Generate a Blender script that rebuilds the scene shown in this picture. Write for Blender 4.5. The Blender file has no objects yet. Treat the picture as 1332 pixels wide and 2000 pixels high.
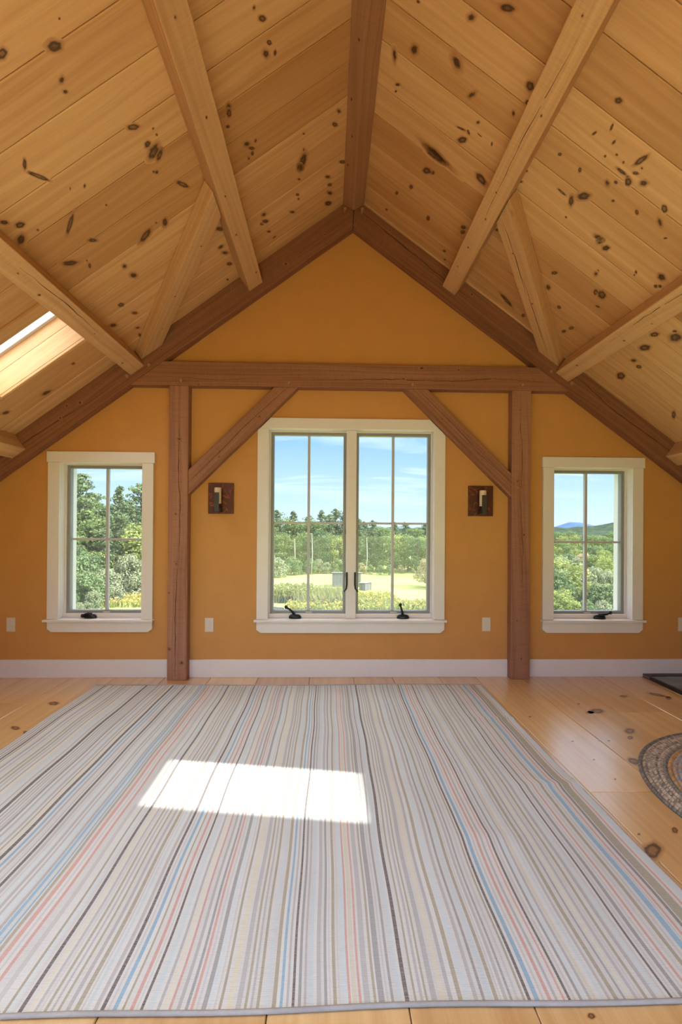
# gable room under a pine board roof, timber frame, striped rug
import bpy, math, random
import numpy as np
from mathutils import Vector, Matrix
rnd = random.Random(7)
C = bpy.context.scene.collection
sc = bpy.context.scene
PI = math.pi
V = Vector

# ------------------------------------------------------------------ mesh builder
class MB:
    """collects faces with uv (metres along / across the grain), a tone, a mark value and a tint"""
    def __init__(s):
        s.v = []; s.f = []; s.uv = []; s.tone = []; s.mk = []; s.mi = []; s.tint = []
    def face(s, pts, uv=None, tone=.5, mk=None, mi=0, tint=(1, 1, 1)):
        i0 = len(s.v); n = len(pts)
        s.v += [tuple(p) for p in pts]
        s.f.append(tuple(range(i0, i0 + n)))
        s.uv += list(uv) if uv else [(0, 0)] * n
        s.tone += [tone] * n
        s.mk += list(mk) if mk else [0.0] * n
        s.tint += [tint] * n
        s.mi.append(mi)
    def box(s, a, b, tone=.5, axis=None, mi=0, tint=(1, 1, 1), off=None):
        (x0, y0, z0), (x1, y1, z1) = a, b
        if axis is None:
            d = (x1 - x0, y1 - y0, z1 - z0); axis = d.index(max(d))
        if off is None: off = (rnd.uniform(0, 40), rnd.uniform(0, 40))
        P = [V((x, y, z)) for z in (z0, z1) for y in (y0, y1) for x in (x0, x1)]
        for q in ((0, 2, 3, 1), (4, 5, 7, 6), (0, 1, 5, 4), (2, 6, 7, 3), (0, 4, 6, 2), (1, 3, 7, 5)):
            pts = [P[k] for k in q]
            oth = [k for k in range(3) if k != axis]
            ext = [max(p[k] for p in pts) - min(p[k] for p in pts) for k in range(3)]
            if ext[axis] < 1e-9:
                uv = [(off[0] + p[oth[0]], off[1] + p[oth[1]]) for p in pts]
            else:
                w = oth[0] if ext[oth[0]] > 1e-9 else oth[1]
                uv = [(off[0] + p[axis], off[1] + p[w] + (.37 if w == oth[1] else 0)) for p in pts]
            s.face(pts, uv, tone, None, mi, tint)
        return s
    def loft(s, A, B, n=1, jit=0.0, tone=.5, caps=True, mi=0, off=None, tint=(1, 1, 1)):
        """closed prism between the corner rings A and B (same order)"""
        A = [V(p) for p in A]; B = [V(p) for p in B]; k = len(A)
        if off is None: off = (rnd.uniform(0, 40), rnd.uniform(0, 40))
        ca = sum(A, V()) / k; cb = sum(B, V()) / k
        ax = (cb - ca).normalized()
        per = [0]
        for i in range(k): per.append(per[-1] + (A[(i + 1) % k] - A[i]).length)
        rings = []
        for j in range(n + 1):
            t = j / n; r = []
            for i in range(k):
                p = A[i].lerp(B[i], t)
                if jit and 0 < j < n:
                    c = ca.lerp(cb, t); d = p - c; d -= ax * d.dot(ax)
                    p = p + d.normalized() * rnd.uniform(-jit, jit)
                r.append(p)
            rings.append(r)
        for j in range(n):
            for i in range(k):
                i2 = (i + 1) % k
                pts = [rings[j][i], rings[j][i2], rings[j + 1][i2], rings[j + 1][i]]
                uv = [(off[0] + pts[0].dot(ax), off[1] + per[i]), (off[0] + pts[1].dot(ax), off[1] + per[i + 1]),
                      (off[0] + pts[2].dot(ax), off[1] + per[i + 1]), (off[0] + pts[3].dot(ax), off[1] + per[i])]
                s.face(pts, uv, tone, None, mi, tint)
        if caps:
            for r, rev in ((rings[0], True), (rings[-1], False)):
                pts = list(reversed(r)) if rev else r
                s.face(pts, [(off[0] + p.x * .7 + 3, off[1] + p.z + p.y) for p in pts], tone, None, mi, tint)
        return s
    def prism(s, poly, y0, y1, tone=.5, off=None, mi=0, axis='x'):
        """polygon in x,z pushed from y0 to y1"""
        if off is None: off = (rnd.uniform(0, 40), rnd.uniform(0, 40))
        g = (lambda p: (off[0] + p[0], off[1] + p[2] + p[1])) if axis == 'x' else (lambda p: (off[0] + p[2], off[1] + p[0] + p[1]))
        F = [(x, y0, z) for x, z in poly]; B = [(x, y1, z) for x, z in poly]; n = len(poly)
        s.face(F, [g(p) for p in F], tone, None, mi); Br = list(reversed(B)); s.face(Br, [g(p) for p in Br], tone, None, mi)
        for i in range(n):
            q = [F[(i + 1) % n], F[i], B[i], B[(i + 1) % n]]
            s.face(q, [g(p) for p in q], tone, None, mi)
        return s
    def disc(s, c, e1, e2, nrm, uvf, tone, lift=.0006, seg=18, amp=1.0):
        """elliptical mark lying on a surface: mark value 1 at its heart and 0 at the rim"""
        c = V(c) + V(nrm) * lift; e1 = V(e1); e2 = V(e2)
        R = (0, .3, .55, .8, 1.0); MK = (1, .8, .52, .22, 0)
        ph = rnd.uniform(0, 6)
        ring = []
        for r in R[1:]:
            ring.append([c + (e1 * math.cos(a) + e2 * math.sin(a)) * r * (1 + .10 * math.sin(2 * a + ph) + .06 * math.sin(5 * a + ph))
                         for a in (2 * PI * k / seg for k in range(seg))])
        flip = e1.cross(e2).dot(V(nrm)) < 0
        for k in range(seg):
            k2 = (k + 1) % seg
            tri = [c, ring[0][k], ring[0][k2]]; m = [amp, MK[1] * amp, MK[1] * amp]
            if flip: tri.reverse(); m.reverse()
            s.face(tri, [uvf(p) for p in tri], tone, m)
            for j in range(3):
                q = [ring[j][k], ring[j + 1][k], ring[j + 1][k2], ring[j][k2]]
                m = [MK[j + 1] * amp, MK[j + 2] * amp, MK[j + 2] * amp, MK[j + 1] * amp]
                if flip: q.reverse(); m.reverse()
                s.face(q, [uvf(p) for p in q], tone, m)
    def tube(s, pts, rad, seg=10, caps=True, mi=0, tint=(1, 1, 1), tone=.5):
        pts = [V(p) for p in pts]
        if not hasattr(rad, '__len__'): rad = [rad] * len(pts)
        rings = []; up = None; acc = 0
        for i, p in enumerate(pts):
            t = (pts[min(i + 1, len(pts) - 1)] - pts[max(i - 1, 0)]).normalized()
            if up is None:
                up = V((0, 0, 1)) if abs(t.z) < .9 else V((1, 0, 0))
            a = t.cross(up).normalized(); b = a.cross(t).normalized(); up = b
            if i: acc += (pts[i] - pts[i - 1]).length
            rings.append(([p + (a * math.cos(2 * PI * k / seg) + b * math.sin(2 * PI * k / seg)) * rad[i] for k in range(seg)], acc))
        for i in range(len(rings) - 1):
            for k in range(seg):
                k2 = (k + 1) % seg
                s.face([rings[i][0][k2], rings[i][0][k], rings[i + 1][0][k], rings[i + 1][0][k2]],
                       [(rings[i][1], (k + 1) * .02), (rings[i][1], k * .02), (rings[i + 1][1], k * .02), (rings[i + 1][1], (k + 1) * .02)], tone, None, mi, tint)
        if caps:
            s.face(rings[0][0], None, tone, None, mi, tint); s.face(list(reversed(rings[-1][0])), None, tone, None, mi, tint)
        return s
    def lathe(s, prof, c=(0, 0, 0), seg=20, sx=1, sy=1, mi=0):
        c = V(c)
        R = [[c + V((r * math.cos(2 * PI * k / seg) * sx, r * math.sin(2 * PI * k / seg) * sy, z)) for k in range(seg)] for r, z in prof]
        for i in range(len(R) - 1):
            for k in range(seg):
                k2 = (k + 1) % seg
                s.face([R[i][k], R[i][k2], R[i + 1][k2], R[i + 1][k]], mi=mi)
        s.face(list(reversed(R[0])), mi=mi); s.face(R[-1], mi=mi)
        return s
    def build(s, name, mats, parent=None, smooth=False, bevel=0, merge=False):
        me = bpy.data.meshes.new(name)
        me.from_pydata(s.v, [], s.f)
        if not isinstance(mats, (list, tuple)): mats = [mats]
        for m in mats: me.materials.append(m)
        uvl = me.uv_layers.new(name='UVMap')
        uvl.data.foreach_set('uv', np.array(s.uv, dtype=np.float32).ravel())
        for nm, arr in (('tone', s.tone), ('mark', s.mk)):
            a = me.attributes.new(nm, 'FLOAT', 'CORNER'); a.data.foreach_set('value', np.array(arr, dtype=np.float32))
        if any(t != (1, 1, 1) for t in s.tint):
            a = me.attributes.new('tint', 'FLOAT_COLOR', 'CORNER')
            a.data.foreach_set('color', np.array([tuple(t) + (1,) for t in s.tint], dtype=np.float32).ravel())
        me.polygons.foreach_set('material_index', s.mi)
        if smooth: me.polygons.foreach_set('use_smooth', [True] * len(s.f))
        me.update()
        o = bpy.data.objects.new(name, me); C.objects.link(o)
        if parent: o.parent = parent
        if merge or bevel or smooth:
            w = o.modifiers.new('weld', 'WELD'); w.merge_threshold = .0002
        if bevel:
            b = o.modifiers.new('bevel', 'BEVEL'); b.width = bevel; b.segments = 2; b.limit_method = 'ANGLE'; b.angle_limit = math.radians(50)
        return o

def tag(o, label=None, cat=None, group=None, kind=None):
    if label: o['label'] = label
    if cat: o['category'] = cat
    if group: o['group'] = group
    if kind: o['kind'] = kind
    return o
def empty(name, loc, label=None, cat=None, group=None, kind=None, rz=0):
    o = bpy.data.objects.new(name, None); o.empty_display_size = .1; C.objects.link(o)
    o.location = loc; o.rotation_euler = (0, 0, rz)
    return tag(o, label, cat, group, kind)
def local(o, parent):
    """parent o (built in world coordinates) without moving it"""
    o.parent = parent
    o.matrix_parent_inverse = Matrix.LocRotScale(parent.location, parent.rotation_euler, None).inverted()
    return o

# ------------------------------------------------------------------ materials
def nmat(name):
    m = bpy.data.materials.new(name); m.use_nodes = True
    nt = m.node_tree; nt.nodes.clear()
    out = nt.nodes.new('ShaderNodeOutputMaterial')
    return m, nt, out
class NT:
    def __init__(s, nt): s.nt = nt
    def n(s, t, **k):
        nd = s.nt.nodes.new(t)
        for a, b in k.items():
            if a.startswith('i_'):
                key = a[2:]; key = int(key) if key.isdigit() else key.replace('_', ' ')
                nd.inputs[key].default_value = b
            else: setattr(nd, a, b)
        return nd
    def l(s, a, b): s.nt.links.new(a, b)
    def math(s, op, a, b=None, c=None, clamp=False):
        nd = s.n('ShaderNodeMath', operation=op, use_clamp=clamp)
        for i, x in enumerate((a, b, c)):
            if x is None: continue
            if isinstance(x, (int, float)): nd.inputs[i].default_value = x
            else: s.l(x, nd.inputs[i])
        return nd.outputs[0]
    def mix(s, f, a, b, bt='MIX'):
        nd = s.n('ShaderNodeMix', data_type='RGBA', blend_type=bt)
        for i, x in ((0, f), (6, a), (7, b)):
            if isinstance(x, (int, float)): nd.inputs[i].default_value = x
            elif isinstance(x, tuple): nd.inputs[i].default_value = x if len(x) == 4 else x + (1,)
            else: s.l(x, nd.inputs[i])
        return nd.outputs[2]
    def ramp(s, f, stops, interp='LINEAR'):
        nd = s.n('ShaderNodeValToRGB'); cr = nd.color_ramp; cr.interpolation = interp
        while len(cr.elements) < len(stops): cr.elements.new(.5)
        for e, (p, c) in zip(cr.elements, stops):
            e.position = p; e.color = (c, c, c, 1) if isinstance(c, (int, float)) else tuple(c) + (1,)
        s.l(f, nd.inputs[0]); return nd.outputs[0]
    def vec(s, v, sx, sy, sz=1):
        nd = s.n('ShaderNodeMapping'); nd.inputs['Scale'].default_value = (sx, sy, sz); s.l(v, nd.inputs[0]); return nd.outputs[0]
    def noise(s, v, scale=1, detail=3, rough=.5, dist=0):
        nd = s.n('ShaderNodeTexNoise'); nd.inputs['Scale'].default_value = scale; nd.inputs['Detail'].default_value = detail
        nd.inputs['Roughness'].default_value = rough; nd.inputs['Distortion'].default_value = dist
        if v is not None: s.l(v, nd.inputs['Vector'])
        return nd.outputs[0]

def plain(name, col, rough=.5, metal=0, bump=0, bscale=80, spec=.5, var=0.0, coat=0):
    m, nt, out = nmat(name); N = NT(nt)
    b = N.n('ShaderNodeBsdfPrincipled'); b.inputs['Roughness'].default_value = rough; b.inputs['Metallic'].default_value = metal
    b.inputs['Specular IOR Level'].default_value = spec; b.inputs['Coat Weight'].default_value = coat
    tc = N.n('ShaderNodeTexCoord')
    nz = N.noise(tc.outputs['Object'], 6, 4, .6)
    c2 = tuple(x * (1 - var) for x in col)
    N.l(N.mix(N.ramp(nz, [(.35, 0.0), (.65, 1.0)]), col, c2), b.inputs['Base Color'])
    if bump:
        bp = N.n('ShaderNodeBump'); bp.inputs['Strength'].default_value = bump; bp.inputs['Distance'].default_value = .002
        N.l(N.noise(tc.outputs['Object'], bscale, 3), bp.inputs['Height']); N.l(bp.outputs[0], b.inputs['Normal'])
    N.l(b.outputs[0], out.inputs[0])
    return m

def wood(name, dark, light, tone_amt=.25, rough=.55, grain=1.0, saw=0.0, knots=0.0, coat=0.0, bump=.15, knotcol=(.075, .036, .02), amber=(.30, .125, .04), spec=.4, coatrough=.2, warm=(1.04, .97, .90)):
    m, nt, out = nmat(name); N = NT(nt)
    b = N.n('ShaderNodeBsdfPrincipled'); b.inputs['Roughness'].default_value = rough; b.inputs['Specular IOR Level'].default_value = spec
    b.inputs['Coat Weight'].default_value = coat; b.inputs['Coat Roughness'].default_value = coatrough; b.inputs['Coat IOR'].default_value = 1.6
    uv = N.n('ShaderNodeUVMap'); uv.uv_map = 'UVMap'; u = uv.outputs[0]
    mk = N.n('ShaderNodeAttribute', attribute_name='mark').outputs['Fac']
    tone = N.n('ShaderNodeAttribute', attribute_name='tone').outputs['Fac']
    # growth lines: wavy bands across the board, bent round the marks
    w = N.noise(N.vec(u, .55, 3.2), 1, 2, .5)
    sep = N.n('ShaderNodeSeparateXYZ'); N.l(u, sep.inputs[0])
    vv = N.math('ADD', sep.outputs[1], N.math('MULTIPLY', w, .16))
    vv = N.math('ADD', vv, N.math('MULTIPLY', mk, .03))
    comb = N.n('ShaderNodeCombineXYZ'); N.l(N.math('MULTIPLY', sep.outputs[0], .5), comb.inputs[0]); N.l(N.math('MULTIPLY', vv, 26 * grain), comb.inputs[1])
    g1 = N.noise(comb.outputs[0], 1, 3, .55)
    g2 = N.noise(N.vec(u, 5, 260), 1, 2, .6)
    blot = N.noise(N.vec(u, 1.1, 4.5), 1, 3, .5)
    f = N.math('ADD', N.math('MULTIPLY', g1, .62), N.math('ADD', N.math('MULTIPLY', g2, .22), N.math('MULTIPLY', blot, .30)))
    f = N.ramp(f, [(.36, 0.0), (.78, 1.0)])
    col = N.mix(f, light, dark)
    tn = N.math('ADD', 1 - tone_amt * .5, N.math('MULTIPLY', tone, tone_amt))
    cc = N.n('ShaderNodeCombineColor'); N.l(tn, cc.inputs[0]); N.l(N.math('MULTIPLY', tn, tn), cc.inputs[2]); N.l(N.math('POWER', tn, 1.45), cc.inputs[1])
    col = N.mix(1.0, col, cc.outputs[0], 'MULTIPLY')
    if saw:
        s1 = N.noise(N.vec(u, 170, 9), 1, 2, .6, .3)
        col = N.mix(N.math('MULTIPLY', N.ramp(s1, [(.5, 0.0), (.7, 1.0)]), .30 * saw), col, tuple(x * .62 for x in dark))
    if knots:
        vo = N.n('ShaderNodeTexVoronoi', feature='F1'); vo.inputs['Scale'].default_value = 1; vo.inputs['Randomness'].default_value = 1
        N.l(N.vec(u, 2.2, 5.5), vo.inputs['Vector'])
        sz = N.n('ShaderNodeSeparateColor'); N.l(vo.outputs['Color'], sz.inputs[0])
        rad = N.math('MULTIPLY', N.ramp(sz.outputs[0], [(1 - knots, 0.0), (1.0, 1.0)]), .14)
        kk = N.math('DIVIDE', vo.outputs['Distance'], N.math('ADD', rad, .0001))
        kf = N.ramp(kk, [(.45, 1.0), (1.0, 0.0)])
        on = N.math('GREATER_THAN', sz.outputs[0], 1 - knots)
        col = N.mix(N.math('MULTIPLY', N.math('MULTIPLY', kf, on), .75), col, tuple(x * .28 for x in dark))
    # measured knots: amber halo, dark ring, brown heart
    rg = N.noise(N.vec(u, 26, 60), 1, 3, .65)
    mm = N.math('ADD', mk, N.math('MULTIPLY', N.math('SUBTRACT', rg, .5), N.math('MULTIPLY', mk, .85)))
    col = N.mix(N.ramp(mm, [(.0, 0.0), (.42, .70)]), col, amber)
    col = N.mix(N.ramp(mm, [(.36, 0.0), (.54, 1.0), (.66, .92), (.86, .40)]), col, knotcol)
    N.l(col, b.inputs['Base Color'])
    bp = N.n('ShaderNodeBump'); bp.inputs['Strength'].default_value = bump; bp.inputs['Distance'].default_value = .0015
    h = N.math('ADD', g2, N.math('MULTIPLY', g1, .4))
    if saw: h = N.math('ADD', h, N.math('MULTIPLY', s1, 1.3 * saw))
    N.l(h, bp.inputs['Height']); N.l(bp.outputs[0], b.inputs['Normal'])
    N.l(b.outputs[0], out.inputs[0])
    return m

def glass(name, tint, refl=.8, rough=0.0, haze=0.0):
    m, nt, out = nmat(name); N = NT(nt)
    tr = N.n('ShaderNodeBsdfTransparent'); tr.inputs[0].default_value = tint + (1,)
    gl = N.n('ShaderNodeBsdfGlossy'); gl.inputs['Roughness'].default_value = rough; gl.inputs[0].default_value = (1, 1, 1, 1)
    fr = N.n('ShaderNodeFresnel'); fr.inputs[0].default_value = 1.5
    mx = N.n('ShaderNodeMixShader'); N.l(N.math('MULTIPLY', fr.outputs[0], refl), mx.inputs[0]); N.l(tr.outputs[0], mx.inputs[1]); N.l(gl.outputs[0], mx.inputs[2])
    last = mx.outputs[0]
    if haze:
        df = N.n('ShaderNodeBsdfDiffuse'); df.inputs[0].default_value = (.75, .77, .78, 1)
        tl = N.n('ShaderNodeBsdfTranslucent'); tl.inputs[0].default_value = (.75, .77, .78, 1)
        ad = N.n('ShaderNodeMixShader'); N.l(df.outputs[0], ad.inputs[1]); N.l(tl.outputs[0], ad.inputs[2])
        m2 = N.n('ShaderNodeMixShader'); m2.inputs[0].default_value = haze; N.l(last, m2.inputs[1]); N.l(ad.outputs[0], m2.inputs[2]); last = m2.outputs[0]
    N.l(last, out.inputs[0]); return m

def tintmat(name, rough=.9, transl=0.0, spec=.2, var=.25, weave=0, scale=1.0, bump=0):
    """takes its colour from the mesh's own tint (stripes, leaves, braids)"""
    m, nt, out = nmat(name); N = NT(nt)
    b = N.n('ShaderNodeBsdfPrincipled'); b.inputs['Roughness'].default_value = rough; b.inputs['Specular IOR Level'].default_value = spec
    col = N.n('ShaderNodeAttribute', attribute_name='tint').outputs['Color']
    tc = N.n('ShaderNodeTexCoord')
    uv = N.n('ShaderNodeUVMap'); uv.uv_map = 'UVMap'
    if weave:
        n1 = N.noise(N.vec(uv.outputs[0], 30, 420), 1, 2, .6)
        n2 = N.noise(N.vec(uv.outputs[0], 3, 3), 1, 3, .6)
        n3 = N.noise(N.vec(uv.outputs[0], 500, 230), 1, 1, .5)
        f = N.math('ADD', N.math('MULTIPLY', N.ramp(n1, [(.35, 0.0), (.7, 1.0)]), .55), N.math('MULTIPLY', n3, .45))
        col = N.mix(N.math('MULTIPLY', f, .42), col, (.72, .725, .72), 'MIX')
        col = N.mix(N.math('MULTIPLY', N.ramp(n1, [(.55, 0.0), (.75, 1.0)]), .22), col, (.25, .24, .24))
        col = N.mix(N.math('MULTIPLY', N.ramp(n2, [(.45, 0.0), (.75, 1.0)]), .10), col, (.30, .28, .26))
        bp = N.n('ShaderNodeBump'); bp.inputs['Strength'].default_value = .5; bp.inputs['Distance'].default_value = .0025
        N.l(N.math('ADD', n1, N.math('MULTIPLY', n2, .6)), bp.inputs['Height']); N.l(bp.outputs[0], b.inputs['Normal'])
    else:
        nz = N.noise(tc.outputs['Object'], scale, 3, .6)
        col = N.mix(N.ramp(nz, [(.3, 0.0), (.7, var)]), col, (.02, .03, .015))
        if bump:
            bp = N.n('ShaderNodeBump'); bp.inputs['Strength'].default_value = bump; bp.inputs['Distance'].default_value = .004
            N.l(nz, bp.inputs['Height']); N.l(bp.outputs[0], b.inputs['Normal'])
    N.l(col, b.inputs['Base Color']); last = b.outputs[0]
    if transl:
        t = N.n('ShaderNodeBsdfTranslucent'); N.l(col, t.inputs[0])
        mx = N.n('ShaderNodeMixShader'); mx.inputs[0].default_value = transl; N.l(last, mx.inputs[1]); N.l(t.outputs[0], mx.inputs[2]); last = mx.outputs[0]
    N.l(last, out.inputs[0]); return m

M = {}
M['wall'] = plain('ochre_paint', (.58, .288, .088), .62, bump=.06, bscale=220, var=.05, spec=.3)
M['pine'] = wood('knotty_pine_boards', (.47, .235, .09), (.68, .405, .19), .44, .5, 1.0, bump=.06, knots=0, spec=.35)
M['floor'] = wood('wide_pine_floor', (.56, .325, .125), (.75, .51, .245), .24, .30, 1.0, bump=.05, coat=1.0, coatrough=.22, spec=.45)
M['old'] = wood('rough_sawn_brown_timber', (.21, .09, .05), (.40, .195, .118), .42, .72, 1.3, saw=1.0, knots=.10, bump=.5, spec=.2)  # one wood; tone per piece paints the light falloff, posts lighter, rafters darker
M['mid'] = wood('rough_sawn_tan_timber', (.44, .228, .10), (.635, .385, .19), .22, .66, 1.2, saw=.7, knots=.10, bump=.4, spec=.25)
M['ridge'] = wood('brown_ridge_timber', (.25, .11, .05), (.44, .22, .115), .2, .68, 1.2, saw=.7, knots=.10, bump=.4, spec=.25)
M['white'] = plain('warm_white_trim_paint', (.76, .73, .71), .42, bump=.03, bscale=120, var=.03)
M['cream'] = plain('cream_window_frame', (.74, .68, .655), .38, var=.02)
M['grey'] = plain('taupe_sash_frame', (.27, .27, .265), .4, var=.04)
M['bar'] = plain('light_grey_muntin', (.50, .50, .525), .4, var=.04)
M['sframe'] = plain('pale_skylight_frame', (.60, .61, .63), .4, var=.05)
M['dark'] = plain('dark_bronze_hardware', (.018, .022, .024), .36, metal=.5, spec=.6)
M['glass'] = glass('window_glass_with_screen', (.35, .355, .355), .75, 0, .035)
M['skyglass'] = glass('skylight_glass', (.90, .92, .92), 1.0)
M['skydim'] = glass('dimmed_skylight_glass', (.47, .48, .48), 1.0)  # darker tint added to this pane to hold down the sun patch
M['peg'] = wood('oak_peg', (.30, .14, .065), (.44, .23, .11), .1, .6)
M['outlet'] = plain('almond_plastic', (.66, .60, .52), .4, var=.02)
M['slot'] = plain('slot_shadow', (.06, .05, .045), .6)
M['slate'] = plain('blue_grey_slate', (.17, .195, .215), .22, bump=.1, bscale=25, var=.3)
M['grout'] = plain('pale_grout', (.42, .43, .43), .8)
M['blackwood'] = plain('black_hearth_edging', (.022, .019, .018), .4, bump=.1, bscale=60, var=.3)
M['chip'] = plain('worn_pinkish_edge', (.32, .22, .19), .7, bump=.4, bscale=90, var=.5)
M['rug'] = tintmat('flatweave_wool', weave=1)
M['bind'] = plain('grey_binding_yarn', (.40, .385, .37), .9, bump=.8, bscale=160, var=.2)
M['braid'] = tintmat('braided_jute', .95, 0, .1, .30, 0, 90, .6)
M['candle'] = plain('cream_candle_sleeve', (.70, .58, .40), .5, var=.04)
M['iron'] = plain('dark_grey_iron', (.06, .054, .055), .42, metal=.3, var=.15)
M['leaf'] = tintmat('leaves', .7, .35, .25, .10, 0, .7)
M['bark'] = plain('grey_brown_bark', (.17, .14, .115), .9, bump=.5, bscale=12, var=.4)
M['birch'] = plain('pale_birch_bark', (.55, .53, .48), .8, bump=.3, bscale=10, var=.35)
M['shed'] = wood('weathered_grey_boards', (.11, .11, .118), (.20, .20, .21), .3, .85, .6, bump=.4, spec=.1)
M['roofing'] = plain('pale_metal_roofing', (.42, .42, .45), .5, metal=.2, var=.1)
M['water'] = plain('still_pond_water', (.10, .12, .12), .08, spec=.8)
M['rock'] = plain('pale_stones', (.5, .48, .46), .9, bump=.5, bscale=3, var=.3)

def copper():
    m, nt, out = nmat('flamed_copper'); N = NT(nt)
    b = N.n('ShaderNodeBsdfPrincipled'); b.inputs['Roughness'].default_value = .38; b.inputs['Metallic'].default_value = .55
    tc = N.n('ShaderNodeTexCoord'); nz = N.noise(tc.outputs['Object'], 9, 2, .5, .8)
    band = N.math('ABSOLUTE', N.math('SUBTRACT', N.math('FRACT', N.math('MULTIPLY', nz, 4)), .5))
    N.l(N.mix(N.ramp(band, [(.0, 1.0), (.10, 0.0)]), (.10, .035, .028), (.30, .075, .035)), b.inputs['Base Color'])
    N.l(b.outputs[0], out.inputs[0]); return m
M['copper'] = copper()
def field():
    m, nt, out = nmat('mown_meadow_grass'); N = NT(nt)
    b = N.n('ShaderNodeBsdfPrincipled'); b.inputs['Roughness'].default_value = .95; b.inputs['Specular IOR Level'].default_value = .1
    tc = N.n('ShaderNodeTexCoord'); o = tc.outputs['Object']
    big = N.noise(o, .08, 4, .6); st = N.noise(N.vec(o, .10, .9), 1, 4, .65, .4); fine = N.noise(o, 3, 4, .7)
    c = N.mix(N.ramp(st, [(.35, 0.0), (.65, 1.0)]), (.30, .35, .115), (.46, .41, .20))
    c = N.mix(N.ramp(big, [(.4, 0.0), (.62, .7)]), c, (.24, .34, .10))
    c = N.mix(N.math('MULTIPLY', fine, .35), c, (.20, .25, .07))
    N.l(c, b.inputs['Base Color'])
    N.l(b.outputs[0], out.inputs[0]); return m
M['field'] = field()
def forest(name, a, c2, sc_, bmp=1):
    m, nt, out = nmat(name); N = NT(nt)
    b = N.n('ShaderNodeBsdfPrincipled'); b.inputs['Roughness'].default_value = 1; b.inputs['Specular IOR Level'].default_value = 0
    tc = N.n('ShaderNodeTexCoord')
    nz = N.noise(tc.outputs['Object'], sc_, 5, .7)
    N.l(N.mix(N.ramp(nz, [(.38, 0.0), (.62, 1.0)]), a, c2), b.inputs['Base Color'])
    N.l(b.outputs[0], out.inputs[0]); return m
M['hill'] = forest('hazy_forest_canopy', (.022, .042, .032), (.06, .088, .052), .16)
M['mount'] = forest('far_blue_mountain', (.07, .13, .235), (.085, .15, .26), .01)
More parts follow.
